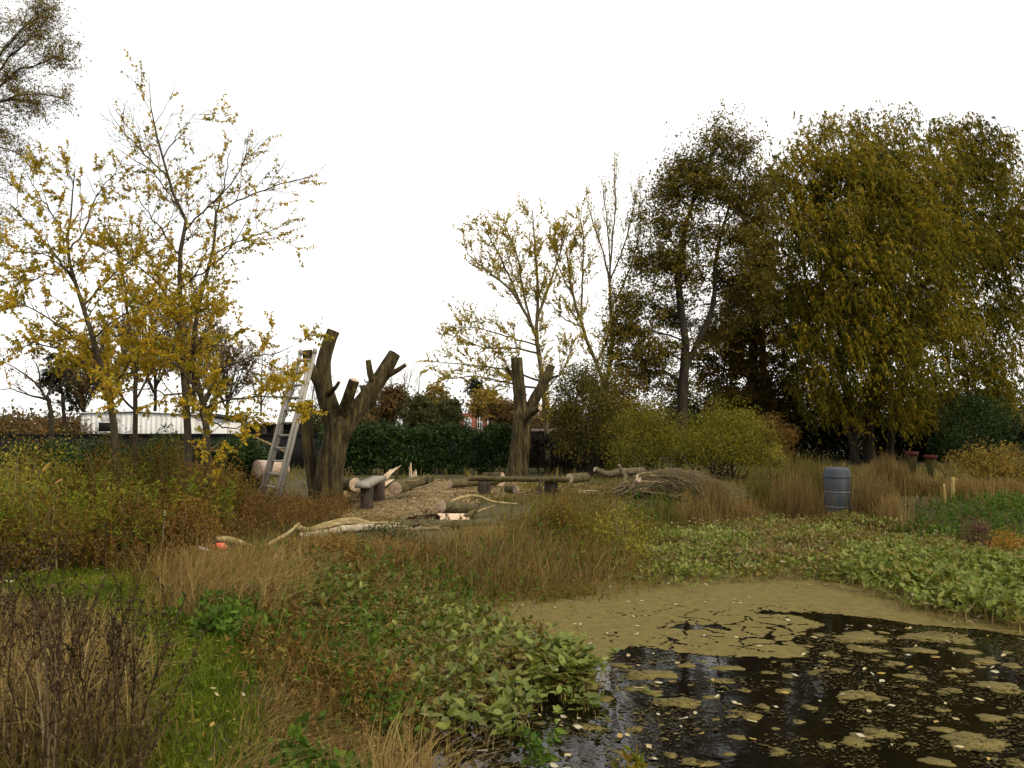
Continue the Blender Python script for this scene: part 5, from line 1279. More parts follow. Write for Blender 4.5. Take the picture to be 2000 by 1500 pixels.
for z_ in (.315, .545):
    m = M(); zc_ = Hb * z_ / .92; lathe(m, (bc[0], 19.6, bz), [(r_ * .9, zc_ - .012), (r_ * 1.005, zc_ - .010), (r_ * 1.005, zc_ + .010), (r_ * .9, zc_ + .012)], 36); m.build('band', noisemat('pale_band', [(.15, .16, .17), (.2, .21, .22)]), bt)
m = M(); tubes(m, resample([(bc[0] - .12, 19.28, bz + Hb * .45), (bc[0] - .05, 19.26, bz + Hb * .52), (bc[0] + .02, 19.27, bz + Hb * .56)], 6), np.full(6, .008), 5); m.build('handle', BUTT, bt)

TERRA = noisemat('terracotta', [(.04, .009, .006), (.06, .014, .008)], scale=(5, 5, 5)); GLAZ = noisemat('olive_glaze', [(.035, .03, .007), (.06, .05, .011)], scale=(5, 5, 5))
for px, py, d, lab in ((1781, 882, 29.0, 'taller tapered pot with a dark red rim under the willow'), (1817, 889, 28.6, 'shorter tapered pot with an orange red rim under the willow')):
    c = at(px, py, d); g_ = gz(c[0], d); Hh = c[2] - g_
    t_ = thing('garden_pot', lab, 'pot', (c[0], d, g_))
    m = M(); lathe(m, (c[0], d, g_), [(.001, 0), (.10, 0), (.12, Hh * .3), (.15, Hh * .6), (.17, Hh * .82)], 18); m.build('body', GLAZ, t_, smooth=True)
    m = M(); lathe(m, (c[0], d, g_), [(.17, Hh * .82), (.20, Hh * .83), (.23, Hh), (.19, Hh), (.16, Hh * .85), (.001, Hh * .84)], 18); m.build('rim', TERRA, t_, smooth=True)
st = at(1860, 932, 19.0); g_ = gz(st[0], 19.0)
t_ = thing('wooden_stake', 'yellowish wooden stake with a bent top on the right bank', 'stake', (st[0], 19.0, g_))
m = M(); slab(m, (st[0], 19.0, (g_ - .1 + st[2]) / 2), (.01, 0, (st[2] - g_ + .1) / 2), (.032, 0, 0), (0, .03, 0)); m.build('post', noisemat('yellow_wood', [(.26, .19, .06), (.36, .28, .10)], scale=(6, 6, 2)), t_)
m = M(); bar(m, st + [0, 0, -.02], st + [.13, 0, -.07], .05, .02, np.array([0, 1., 0])); m.build('bent_top', MATS['yellow_wood'], t_)
st = at(1844, 945, 18.8); g_ = gz(st[0], 18.8); m = M(); slab(m, (st[0] + .01, 18.8, (g_ - .1 + st[2]) / 2), (-.02, 0, (st[2] - g_ + .1) / 2), (.016, 0, 0), (0, .015, 0))
tag(m.build('wooden_stake', MATS['yellow_wood'], base=(st[0], 18.8, g_)), 'short thin stake left of the taller bent topped stake', 'stake')

# chainsaw half hidden in the grass
SAW = noisemat('saw_orange', [(.62, .09, .035), (.72, .13, .06)], scale=(8, 8, 8), rough=.4, spec=.5); BLK = noisemat('saw_black', [(.01, .01, .01), (.02, .02, .02)], rough=.5)
cs = at(428, 1068, 10.3); g_ = gz(cs[0], cs[1]); cs[2] = max(g_ + .10, cs[2])
sv = lambda o_: cs + np.array(o_) * .62
t_ = thing('chainsaw', 'small orange red chainsaw in the grass under the pale sawn branch', 'chainsaw', (cs[0], cs[1], g_))
m = M()
prism(m, [sv([-.12, -.06, -.07]), sv([.14, -.06, -.07]), sv([.15, -.06, .02]), sv([.08, -.06, .07]), sv([-.05, -.06, .075]), sv([-.13, -.06, .02])], (0, .08, 0)); m.build('engine_body', SAW, t_)
m = M(); tubes(m, resample([sv([-.02, -.08, -.04]), sv([-.04, -.085, .06]), sv([-.05, 0, .13]), sv([-.04, .085, .06]), sv([-.02, .08, -.04])], 14), np.full(14, .007), 6); m.build('front_handle', BLK, t_)
m = M(); tubes(m, resample([sv([.12, 0, .03]), sv([.22, 0, .06]), sv([.29, 0, .0]), sv([.24, 0, -.06]), sv([.12, 0, -.06])], 14), np.full(14, .009), 6); m.build('rear_handle', BLK, t_)
m = M(); box(m, sv([-.27, 0, -.06]), (.09, 0, -.03), (0, .004, 0), (.004, 0, .018)); m.build('guide_bar', noisemat('steel', [(.3, .3, .3), (.4, .4, .4)], rough=.35), t_)
# white cane and other small litter
a_, b_ = at(312, 1048, 10.4), at(322, 996, 10.6); a_[2] = gz(a_[0], a_[1]); m = M(); tubes(m, resample([a_, (a_ + b_) / 2 + [.01, 0, 0], b_], 7), np.full(7, .005), 6, cap=True)
tag(m.build('garden_cane', noisemat('white_cane', [(.36, .33, .27), (.45, .42, .36)]), base=a_), 'thin white cane standing in the dry grass', 'cane')

LM_BRAM = leafmat('leaf_bramblemound', [(.07, .032, .008), (.145, .07, .012), (.16, .105, .014), (.09, .115, .013), (.26, .21, .022)])
LM_RUSTB = leafmat('leaf_rustmound', [(.07, .034, .009), (.15, .077, .015), (.21, .12, .022), (.24, .165, .035)])
LM_YELB = leafmat('leaf_yellowmound', [(.10, .09, .014), (.16, .16, .02), (.28, .24, .028), (.36, .26, .03)])
for px, top, w, d, lm, n, lab in [(20, 882, 50, 11.0, LM_YELB, 3000, 'yellow green leafy mound at the top of the left herb bank'), (120, 868, 36, 13.0, LM_YELB, 2400, 'tall yellow leaved shrub below the white shed end'), (205, 880, 44, 13.4, LM_BRAM, 3200, 'bramble mound around the leaning sapling trunk'),
        (300, 872, 46, 14.6, LM_BRAM, 3600, 'bramble mound between the middle sapling trunks'), (390, 893, 44, 13.2, LM_RUSTB, 3200, 'rust brown mound at the foot of the forked sapling'), (462, 926, 36, 14.6, LM_RUSTB, 2600, 'rust brown mound just left of the ladder foot'), (95, 950, 60, 9.6, LM_BRAM, 3400, 'mixed green brown mound in front of the yellow green mound'),
        (250, 955, 52, 10.4, LM_BRAM, 3200, 'low green brown mound before the white cane'), (370, 972, 46, 10.9, LM_RUSTB, 2800, 'low rusty mound behind the sawn branch end'), (585, 982, 20, 15.6, LM_RUSTB, 1800, 'small rusty mound beside the near pollard roots'), (655, 1060, 30, 10.0, LM_RUSTB, 1500, 'small orange brown mound below the flaky branch'),
        (230, 856, 40, 14.6, LM_BRAM, 3000, 'tall bramble mound hiding the leaning sapling foot'), (345, 862, 44, 15.2, LM_BRAM, 3000, 'tall bramble mound hiding the bent leader sapling foot'), (55, 866, 44, 12.4, LM_BRAM, 3000, 'tall brown green mound under the black netting'), (420, 884, 34, 15.4, LM_RUSTB, 2200, 'brown mound hiding the forked sapling foot'),
        (760, 1040, 36, 11.8, leafmat('leaf_darksage', [(.03, .035, .012), (.06, .065, .02), (.10, .10, .04)]), 1800, 'dark sage plant in front of the front woodpile'), (1090, 985, 44, 13.2, LM_BRAM, 2600, 'orange green mound right of the clearing edge'), (1210, 1010, 44, 12.8, LM_YELB, 2200, 'yellow green mound at the corner of the far bogbean')]:
    bush('herb_mound', lab, px, top, w, d, lm, n, .05 if d > 9.9 else .045, .024, sig=.15, nclump=int(n / 26), depth=w * d / F * .8, lumps=.45, wood_n=40, low=-.9, bmat=TWIG)

# ================================================================== GROUND VEGETATION
def zpts(pxs, n, z=0.0, clump=0.0, cs=1.5, seed=0, jit=.8):
    poly = [tuple(gp(a, b_, z)[:2]) for a, b_ in pxs]
    q = in_poly(poly, n)
    q = q + rng.normal(size=q.shape) * np.minimum(jit * .03 * q[:, 1:2], .5)
    if clump:
        f_ = fbm(q[:, 0] * cs + seed, q[:, 1] * cs + seed * 2, 3)
        q = q[f_ + .25 * rng.random(len(q)) > clump]
    return np.c_[q, ground_z(q[:, 0], q[:, 1])]
def wpts(poly, n, clump=0.0, cs=1.5, seed=0):
    q = in_poly(poly, n)
    if clump:
        f_ = fbm(q[:, 0] * cs + seed, q[:, 1] * cs + seed * 2, 3); q = q[f_ + .25 * rng.random(len(q)) > clump]
    return np.c_[q, ground_z(q[:, 0], q[:, 1])]

def blades(m, b, h, w, lean=.4, bias=(0, 0), a=None, K=4, lv=(.5, 1.3)):
    N = len(b)
    h = h * rng.uniform(lv[0], lv[1], N) * (.45 + 1.1 * fbm(b[:, 0] * .8 + 50, b[:, 1] * .8 + 20, 4))
    th = rng.uniform(0, TAU, N); dv = np.c_[np.cos(th), np.sin(th)] * rng.uniform(.2, 1, N)[:, None] + np.asarray(bias)
    le = lean * rng.uniform(.4, 1.5, N)
    s = np.linspace(0, 1, K)[None]
    P = np.zeros((N, K, 3))
    P[..., :2] = b[:, None, :2] + dv[:, None] * (h * le)[:, None, None] * (s ** 1.8)[..., None]
    P[..., 2] = b[:, 2:3] - .01 + h[:, None] * (s - .35 * np.minimum(le, 1.4)[:, None] * s ** 2.2)
    side = norm(np.c_[-dv[:, 1], dv[:, 0], np.zeros(N)] + rng.normal(size=(N, 3)) * [.5, .5, .1])
    W = w * rng.uniform(.5, 1.9, N)[:, None] * (1 - s ** 1.6 * .92)
    if a is None: a = np.clip(.5 * rng.random(N) + .5 * fbm(b[:, 0] * 1.1, b[:, 1] * 1.1, 3) * 1.2 - .05, 0, 1)
    ribbons(m, P, W, side, np.broadcast_to(a, (N,)))
    return P

def herbs(m, b, h, nl, L, W, lean=.2, bias=(0, 0), tmpl=LEAF4, t0=.15, droop=.25, out=.8, sw=.004, tint=(.3, 1), stint=.1, lv=.4, hv=(.55, 1.25)):
    if tmpl is LEAF4 and L < .065: tmpl = TRI
    P = blades(m, b, h, sw, lean, bias, a=np.full(len(b), stint), K=4, lv=hv)
    base = rng.uniform(tint[0], tint[1], len(b))
    base = np.clip(base + .5 * (fbm(b[:, 0] * 1.3 + 5, b[:, 1] * 1.3, 3) - .5), 0, 1)
    leaves_on(m, P, nl, L, W, tmpl, t0=t0, droop=droop, out=out, tint=base, lv=lv)
    return P

GREEN = leafmat('grass_green', [(.045, .065, .006), (.085, .125, .008), (.14, .165, .013), (.24, .185, .04)], trans=.3)
ROUGH = leafmat('grass_rough', [(.05, .062, .010), (.10, .092, .016), (.18, .128, .036), (.27, .19, .07)], trans=.25)
STRAW = leafmat('grass_straw', [(.11, .066, .018), (.20, .13, .038), (.28, .195, .066), (.38, .28, .115)], trans=.25)
RUST = leafmat('herb_rust', [(.06, .031, .010), (.13, .07, .017), (.20, .115, .028), (.25, .165, .05)], trans=.25)
HERB = leafmat('herb_mixed', [(.13, .055, .010), (.20, .12, .012), (.09, .12, .010), (.13, .18, .016), (.30, .24, .018)], trans=.32)
NETTLE = leafmat('leaf_nettle', [(.025, .05, .007), (.05, .095, .010), (.085, .145, .015), (.16, .195, .03)], trans=.3)
BOG = leafmat('leaf_bogbean', [(.15, .085, .02), (.16, .13, .02), (.085, .115, .014), (.13, .16, .02), (.25, .27, .055)], trans=.32, rough=.42, spec=.3, pos=[0, .16, .45, .75, 1])
BOGR = leafmat('leaf_bogright', [(.17, .105, .03), (.20, .165, .028), (.115, .145, .018), (.165, .20, .027), (.30, .31, .08)], trans=.32, rough=.5, spec=.22, pos=[.05, .28, .48, .78, 1])
STALK = leafmat('stalk_yellow', [(.14, .08, .025), (.22, .17, .04), (.32, .27, .09), (.36, .32, .14)], trans=.15)
DEADW = leafmat('dead_weed', [(.022, .014, .007), (.05, .032, .015), (.09, .06, .028), (.15, .11, .05)], trans=.1)
OLIVEH = leafmat('herb_olive', [(.10, .05, .012), (.15, .095, .016), (.17, .135, .02), (.10, .14, .018)], trans=.3)

REED = leafmat('reed_brown', [(.06, .036, .012), (.125, .078, .024), (.19, .125, .042), (.26, .185, .075)], trans=.25)
def stuff(m, name, mat, label, cat): return tag(m.build(name, mat, kind='stuff'), label, cat)

# short lawn of the path
PATH = [(150, 1540), (660, 1540), (570, 1400), (500, 1310), (480, 1210), (430, 1150), (320, 1115), (0, 1098), (-80, 1170), (150, 1175), (255, 1225), (290, 1300), (235, 1400)]
m = M(); b = zpts(PATH, 40000, clump=.36, cs=.9, seed=4); blades(m, b, .075, .0042, .7, K=3)
b = zpts(PATH, 2600, clump=.5, cs=1.4, seed=9); N = len(b); dv = rng.normal(size=(N, 3)); dv[:, 2] = .3; nr = rng.normal(size=(N, 3)) * .4; nr[:, 2] += 1
b[:, 2] += rng.uniform(.02, .06, N); inst(m, LEAF6, b, dv, nr, rng.uniform(.02, .045, N), rng.uniform(.016, .035, N), rng.random(N))
stuff(m, 'path_grass', GREEN, 'short bright green grass of the trodden path', 'grass')
# rough grass over all open ground
m = M()
PATHW = [tuple(gp(a, b_, 0)[:2]) for a, b_ in PATH]
def offpath(b): return b[sdf(PATHW, b[:, 0], b[:, 1]) > -.02 + .15 * rng.random(len(b))]
blades(m, offpath(zpts([(-150, 1560), (900, 1560), (820, 1330), (900, 1180), (1000, 1120), (1230, 1080), (1260, 1030), (1000, 1035), (960, 1060), (700, 1065), (600, 1040), (300, 1020), (-200, 1020)], 26000, clump=.42, cs=1.0, seed=2)), .24, .0048, .8, K=4)
blades(m, zpts([(-300, 1030), (300, 1030), (600, 1030), (570, 950), (650, 925), (650, 905), (-300, 905)], 8000), .3, .011, .7, K=3)
blades(m, zpts([(900, 1012), (1250, 1012), (1300, 980), (1340, 960), (1330, 935), (1200, 925), (2300, 905), (2300, 1000), (1800, 1005), (1400, 1005), (1250, 1060), (1000, 1060)], 18000, clump=.33, seed=6), .26, .010, .7, K=3)
blades(m, wpts([(-45, 26), (45, 26), (60, 60), (-60, 60)], 9000), .35, .03, .6, K=3)
blades(m, zpts([(900, 985), (1180, 1000), (1340, 975), (1340, 940), (1180, 935), (1000, 950)], 6000, clump=.46, cs=.8, seed=61), .16, .010, .7, K=3)
blades(m, zpts([(590, 1030), (760, 1035), (900, 1012), (760, 1008), (600, 990)], 4000, clump=.48, cs=1.0, seed=62), .12, .005, .8, K=3)
blades(m, zpts([(-120, 1600), (260, 1600), (280, 1440), (240, 1330), (200, 1250), (-120, 1210)], 6000, clump=.38, cs=1.5, seed=63), .26, .0042, .7, K=3)
stuff(m, 'rough_grass', ROUGH, 'rough tufty mixed green and straw grass between the plants', 'grass')

# left herb bank
LB1 = [(-10.5, 9.2), (-6.3, 8.9), (-4.6, 9.8), (-4.2, 12), (-4.6, 14.2), (-7, 16.5), (-14, 16.5)]
m = M(); b = wpts(LB1, 1900, clump=.44, cs=.9, seed=3)
herbs(m, b, .92, 22, .10, .022, .25, tint=(.35, 1), t0=.15, sw=.004, hv=(.45, 1.2))
stuff(m, 'willowherb', HERB, 'tall yellow green willowherb crowding the left bank', 'herbs')
m = M(); b = wpts(LB1, 800, clump=.4, cs=.9, seed=13); herbs(m, b, .95, 26, .05, .035, .9, tint=(0, 1), t0=.05, sw=.004, lv=.6)
b = wpts([(-8.5, 12.5), (-4.9, 12), (-4.4, 15), (-8, 16.5)], 520); herbs(m, b, 1.15, 30, .055, .04, .9, tint=(0, 1), t0=.05, sw=.005, lv=.6)
stuff(m, 'bramble_tangle', leafmat('leaf_bramble', [(.05, .025, .010), (.10, .05, .014), (.12, .085, .014), (.075, .08, .012), (.22, .17, .02)]), 'tangled brown and yellow brambles around the sapling trunks', 'brambles')
m = M(); b = wpts([(-7.2, 9.2), (-4.2, 9.5), (-3.1, 14.5), (-3.3, 17.3), (-6.5, 18), (-8, 14)], 3800, clump=.40, seed=21)
herbs(m, b, .60, 9, .05, .014, 1.1, tint=(0, 1), sw=.0035); blades(m, b[::2], .5, .004, 1.1, K=3)
b = wpts([(-6.6, 14.5), (-4.7, 14.5), (-4.5, 17.6), (-6.6, 18)], 1300); herbs(m, b, .55, 12, .05, .014, 1.1, tint=(.2, 1), sw=.0035)
herbs(m, zpts([(540, 1330), (860, 1330), (940, 1250), (960, 1130), (880, 1070), (560, 1085), (540, 1200)], 1500, clump=.46, cs=1.9, seed=41), .34, 9, .05, .014, .6, tint=(0, 1), sw=.003)
blades(m, zpts([(540, 1330), (860, 1330), (940, 1250), (960, 1130), (880, 1070), (560, 1085), (540, 1200)], 3000, clump=.46, cs=2.2, seed=42), .34, .003, .8)
stuff(m, 'rusty_herbs', RUST, 'rusty brown dying herbs around the ladder foot', 'herbs')

# dry pale grass in the middle
m = M()
for poly, n, h, bias in (([(330, 1195), (545, 1215), (600, 1125), (430, 1110), (350, 1120)], 6500, .40, (.35, -.05)), ([(560, 1150), (720, 1150), (760, 1090), (600, 1080)], 3600, .30, (.1, 0)), ([(710, 1530), (840, 1530), (820, 1400), (725, 1400)], 1500, .48, (.25, .1)), ([(560, 1450), (720, 1530), (520, 1540), (470, 1420)], 1600, .18, (.9, 0)),
                         ([(950, 1130), (1180, 1140), (1250, 1060), (1000, 1050)], 3000, .45, (.3, 0)), ([(860, 1080), (990, 1080), (1030, 1030), (900, 1030)], 2600, .16, (.1, 0)), ([(540, 1330), (860, 1330), (940, 1250), (960, 1130), (880, 1070), (560, 1085), (540, 1200)], 3600, .34, (.3, -.1)), ([(-80, 1530), (180, 1530), (190, 1330), (-80, 1250)], 3200, .48, (.05, 0)), ([(540, 1420), (700, 1420), (700, 1330), (540, 1310)], 2400, .16, (.8, .2))):
    b = zpts(poly, n, clump=.34, cs=2.4, seed=n % 17); blades(m, b, h, .0032, .95, bias, K=4, lv=(.3, 1.5)); P = blades(m, b[::12], h * 1.2, .0025, .5, bias, K=5); leaves_on(m, P, 7, .022, .006, LEAF4, t0=.7, droop=.0, out=.45)
stuff(m, 'dry_grass', STRAW, 'dry straw coloured grass drooping over the slope', 'grass')
m = M()
blades(m, zpts([(280, 1140), (620, 1140), (640, 1090), (300, 1080)], 3000, clump=.3), .28, .004, .8, (.3, 0))
herbs(m, zpts([(540, 1330), (860, 1330), (900, 1250), (800, 1180), (780, 1100), (560, 1090), (540, 1200)], 1500, clump=.46, cs=1.8, seed=7), .28, 11, .055, .026, .6, tint=(0, .9), sw=.003, lv=.6)
herbs(m, zpts([(990, 1135), (1190, 1135), (1240, 1085), (1290, 1030), (1180, 1005), (1040, 1025), (980, 1080)], 500, clump=.5, cs=1.6, seed=91), .5, 14, .04, .016, .4, tint=(.1, .7), sw=.003, lv=.6)
herbs(m, wpts(LB1, 260, clump=.5, cs=.9, seed=92), 1.0, 20, .06, .04, .4, tint=(.3, 1), sw=.004, lv=.6)
stuff(m, 'autumn_herbs', leafmat('herb_autumn', [(.10, .048, .012), (.17, .095, .02), (.21, .15, .028), (.10, .12, .018), (.07, .105, .017)]), 'orange brown and green autumn herbs on the slope', 'herbs')
# green nettles and docks
m = M()
for poly, n, h, L, W in (([(760, 1185), (980, 1175), (990, 1110), (880, 1090), (740, 1110)], 520, .26, .075, .04), ([(410, 1250), (520, 1250), (540, 1170), (400, 1160)], 260, .22, .075, .034), ([(560, 1520), (700, 1530), (720, 1420), (600, 1380)], 260, .25, .07, .045), ([(620, 1260), (760, 1240), (740, 1160), (620, 1150)], 240, .35, .06, .036), ([(820, 1560), (1010, 1560), (1000, 1480), (850, 1480)], 120, .22, .07, .045), ([(1250, 1040), (1380, 1010), (1380, 960), (1260, 980)], 500, .28, .07, .045)):
    herbs(m, zpts(poly, n, clump=.28, cs=2, seed=n % 11), h, 9, L, W, .35, tint=(.1, .9), tmpl=LEAF4, t0=.2, droop=.15, stint=.3)
herbs(m, zpts([(1560, 1010), (1760, 1010), (1760, 975), (1560, 975)], 700), .28, 10, .08, .04, .4, tint=(.1, .8), stint=.3)
herbs(m, zpts([(1780, 1040), (2050, 1080), (2200, 1060), (2200, 985), (1850, 985), (1760, 1000)], 1900, clump=.34, cs=1.1, seed=5), .28, 9, .09, .03, .5, tint=(.1, 1), stint=.3)
herbs(m, zpts([(540, 1330), (860, 1330), (900, 1250), (800, 1180), (780, 1100), (560, 1090), (540, 1200)], 700, clump=.56, cs=2.2, seed=77), .28, 9, .065, .036, .45, tint=(.1, .9), tmpl=LEAF6, stint=.3)
herbs(m, zpts([(990, 1135), (1190, 1135), (1240, 1085), (1290, 1030), (1180, 1005), (1040, 1025), (980, 1080)], 420, clump=.52, cs=1.8, seed=78), .42, 9, .06, .034, .4, tint=(.2, 1), tmpl=LEAF6, stint=.3)
stuff(m, 'nettles', NETTLE, 'dark green nettles and docks in leafy patches on the banks', 'nettles')
m = M()
herbs(m, zpts([(990, 1135), (1190, 1135), (1240, 1085), (1290, 1030), (1180, 1005), (1040, 1025), (980, 1080)], 1700, clump=.44, cs=1.5, seed=8), .58, 16, .035, .012, .35, tint=(0, 1), sw=.003)
herbs(m, zpts([(1060, 1045), (1290, 1045), (1330, 1000), (1150, 985)], 900), .48, 16, .04, .016, .4, tint=(.2, 1), sw=.003)
isl = gp(1100, 1165, WATER); q = np.c_[isl[0] + rng.normal(size=150) * .24, isl[1] + rng.normal(size=150) * .16, np.full(150, WATER)]
herbs(m, q, .16, 10, .035, .014, .7, tint=(.2, 1))
stuff(m, 'olive_herbs', OLIVEH, 'fine olive brown herbs mounding at the pond corner', 'herbs')
m = M(); herbs(m, zpts([(990, 1150), (1180, 1150), (1210, 1095), (1020, 1090)], 900), .40, 5, .05, .010, .8, bias=(.3, 0), tint=(0, .7)); stuff(m, 'dead_reeds', RUST, 'brown flattened dead stems along the pond corner', 'reeds')

# --- bogbean beds
def bogbean(ml, ms, b, h, L, W, nst=3, tmpl=LEAF4, tilt=.55, tb=None):
    N = len(b); idx = np.repeat(np.arange(N), nst); C = len(idx)
    st = b[idx] + np.c_[rng.normal(size=(C, 2)) * .03, np.zeros(C)]
    P = blades(ms, st, h, .0035, .7, a=rng.random(C), K=3, lv=(.45, 1.25))
    tip = P[:, -1]; th0 = rng.uniform(0, TAU, C)
    tn = rng.random(N)[idx] * .55 + rng.random(C) * .45 if tb is None else np.clip(tb[idx] + .3 * (rng.random(C) - .5), 0, 1)
    for k in range(3):
        th = th0 + k * 1.35 - 1.35 + rng.normal(size=C) * .2
        el = rng.uniform(.0, 1.0, C) * tilt * 1.7
        d = np.c_[np.cos(th) * np.cos(el), np.sin(th) * np.cos(el), np.sin(el)]
        n_ = np.c_[-np.cos(th) * np.sin(el), -np.sin(th) * np.sin(el), np.cos(el)] + rng.normal(size=(C, 3)) * .25
        sz = rng.uniform(.45, 1.3, C); inst(ml, tmpl, tip, d, n_, L * sz, W * sz, np.clip(tn + .12 * (rng.random(C) - .5), 0, 1))
def lift(b): b[:, 2] = np.maximum(b[:, 2], WATER - .02); return b
ml, ms = M(), M()
BL = [(560, 1260), (640, 1205), (760, 1178), (860, 1190), (930, 1205), (1000, 1228), (1070, 1265), (1130, 1305), (1110, 1335), (1030, 1325), (950, 1345), (820, 1365), (700, 1355), (600, 1320)]
b = lift(zpts(BL, 1300, z=-.38, clump=.54, cs=1.9, seed=12, jit=.3)); hc0 = gp(880, 1275, -.38); hk = np.exp(-(((b[:, 0] - hc0[0]) / .75) ** 2 + ((b[:, 1] - hc0[1]) / .7) ** 2)); b = b[rng.random(len(b)) > .85 * hk]; tb = np.clip(-.15 + 1.25 * fbm(b[:, 0] * 1.6 + 2, b[:, 1] * 1.6, 3) + .28 * rng.normal(size=len(b)), 0, 1)
bogbean(ml, ms, b, .24, .078, .043, 3, LEAF6, tb=tb, tilt=.75)
b = lift(zpts([(1080, 1340), (1150, 1340), (1150, 1305), (1080, 1285)], 50, z=-.42, jit=.2)); bogbean(ml, ms, b, .26, .10, .058, 3, LEAF6, tb=np.full(len(b), .8))
b = lift(zpts([(850, 1440), (1010, 1430), (1020, 1370), (860, 1370)], 30, z=-.42)); bogbean(ml, ms, b, .26, .085, .05, 3, LEAF6)
b = lift(zpts([(960, 1400), (1150, 1380), (1130, 1310), (960, 1330)], 60, z=-.42)); bogbean(ml, ms, b, .2, .08, .048, 3, LEAF6)
stuff(ml, 'bogbean_bed', BOG, 'dense light green bogbean leaves spreading from the left bank', 'bogbean')
b = lift(zpts(BL, 3200, z=-.38, clump=.36, cs=1.6, seed=4)); blades(ms, b, .36, .0035, 1.2, (.3, -.2), K=5)
wl_ = M(); b = lift(zpts(BL, 2600, z=-.38, clump=.40, cs=1.8, seed=64)); N = len(b); b[:, 2] += rng.uniform(.02, .16, N)
inst(wl_, LEAF6, b, rng.normal(size=(N, 3)) * [1, 1, .6], rng.normal(size=(N, 3)) * .7 + [0, 0, .7], rng.uniform(.03, .09, N), rng.uniform(.012, .04, N), rng.random(N))
stuff(wl_, 'withered_leaves', leafmat('withered_brown', [(.05, .026, .010), (.10, .055, .018), (.17, .10, .03), (.30, .22, .09)]), 'withered brown leaves and litter among the left bogbean', 'leaves')
stuff(ms, 'bogbean_stalks', STALK, 'yellow collapsed bogbean stalks lying over the left bed', 'stalks')
ml, ms = M(), M(); brn = M()
BRZ = [(1190, 1128), (1300, 1138), (1480, 1122), (1600, 1128), (1700, 1142), (1800, 1165), (1840, 1200), (1990, 1228), (2120, 1240), (2300, 1200), (2100, 1085), (1900, 1068), (1860, 1062), (1700, 1058), (1650, 1042), (1560, 1040), (1560, 1030), (1700, 1034), (1740, 1016), (1600, 1008), (1450, 1012), (1330, 1025), (1230, 1050), (1200, 1090)]
b = lift(zpts(BRZ, 6600, z=-.42, clump=.50, cs=1.1, seed=15)); tb = np.clip(-.2 + 1.35 * fbm(b[:, 0] * .8 + 12, b[:, 1] * .8, 4) + .2 * rng.normal(size=len(b)), 0, 1)
bogbean(ml, ms, b, .18, .085, .042, 3, LEAF4, tb=tb, tilt=.75)
b = lift(zpts([(1650, 1120), (1860, 1200), (2000, 1225), (2100, 1225), (2050, 1120), (1800, 1090)], 900, z=-.42, clump=.42, seed=3)); bogbean(ml, ms, b, .28, .10, .054, 3, LEAF6, tilt=.7, tb=np.clip(.35 + .5 * rng.random(len(b)), 0, 1))
stuff(ml, 'bogbean_bed', BOGR, 'broad bright green bogbean bed along the far pond edge', 'bogbean'); stuff(ms, 'bogbean_stalks', STALK, 'pale stalks under the far bogbean bed', 'stalks')
blades(ms_ := M(), lift(zpts(BRZ, 5000, z=-.42, clump=.40, cs=1.4, seed=44)), .20, .006, 1.0, K=4); stuff(ms_, 'dead_stems', STRAW, 'tan dead stems poking through the far bogbean', 'stems')
b = lift(zpts(BRZ, 5200, z=-.42, clump=.40, cs=1.2, seed=25)); N = len(b); b[:, 2] += rng.uniform(.06, .26, N)
inst(brn, LEAF4, b, rng.normal(size=(N, 3)) * [1, 1, .5], rng.normal(size=(N, 3)) * .5 + [0, 0, 1], rng.uniform(.04, .11, N), rng.uniform(.018, .045, N), rng.random(N))
stuff(brn, 'withered_leaves', leafmat('withered', [(.06, .04, .014), (.13, .10, .03), (.26, .20, .09), (.36, .30, .18)]), 'withered tan leaves lying among the far bogbean', 'leaves')
m = M(); b = lift(zpts([(1560, 1062), (1880, 1068), (1870, 1040), (1560, 1036)], 2200, z=WATER)); blades(m, b, .06, .012, .9, K=3); stuff(m, 'floating_weed', GREEN, 'flat green weed on the small open water behind the bogbean', 'pond weed')

# individual bogbean plants at the near water edge: stalks and single leaves
leaf_me = []
for k in range(4):
    t_ = M(); inst(t_, LEAF6, np.zeros((1, 3)), np.array([[1., 0, 0]]), np.array([[0, 0, 1.]]), .095 * (.85 + .12 * k), .056 * (.85 + .12 * k), np.array([.35 + .18 * k]))
    leaf_me.append(t_.mesh('leaf', BOG))
def bog_plant(c, label, grp, ns=4, h=.24):
    t_ = thing('bogbean_plant', label, 'water plant', c, grp); sm2 = M(); c = np.asarray(c)
    st = np.tile(c, (ns, 1)) + np.c_[rng.normal(size=(ns, 2)) * .02, np.zeros(ns)]; P = blades(sm2, st, h, .004, .7, a=rng.random(ns), K=5, lv=(.6, 1.2)); sm2.build('stalks', STALK, t_)
    for j in range(ns):
        th0 = rng.uniform(0, TAU)
        for k in range(3):
            o = bpy.data.objects.new('leaf', leaf_me[rng.integers(0, 4)]); COL.objects.link(o); o.parent = t_
            o.location = tuple(P[j, -1] - c); o.rotation_euler = (rng.normal() * .3, -rng.uniform(.0, .95), th0 + k * 1.5 + rng.normal() * .2)
for px, py in [(1010, 1250), (1050, 1225), (1090, 1262), (1120, 1290), (1150, 1310), (1180, 1300), (1130, 1330), (1165, 1325), (1195, 1305), (1060, 1290), (1020, 1310), (990, 1280), (960, 1240), (930, 1215), (980, 1225), (1105, 1240), (900, 1250), (940, 1290), (1080, 1325), (1030, 1345)]:
    bog_plant(gp(px - 75 + rng.normal() * 6, py + 28, WATER), 'leafy bogbean plant at the water edge of the left bed', 'bogbean plants at the water edge')
for px, py in [(860, 1425), (900, 1440), (880, 1470), (935, 1430), (975, 1425), (950, 1462), (1000, 1455)]:
    bog_plant(gp(px, py, WATER), 'single bogbean plant standing in the open water at the near bank', 'bogbean plants in the near water', 4, .26)

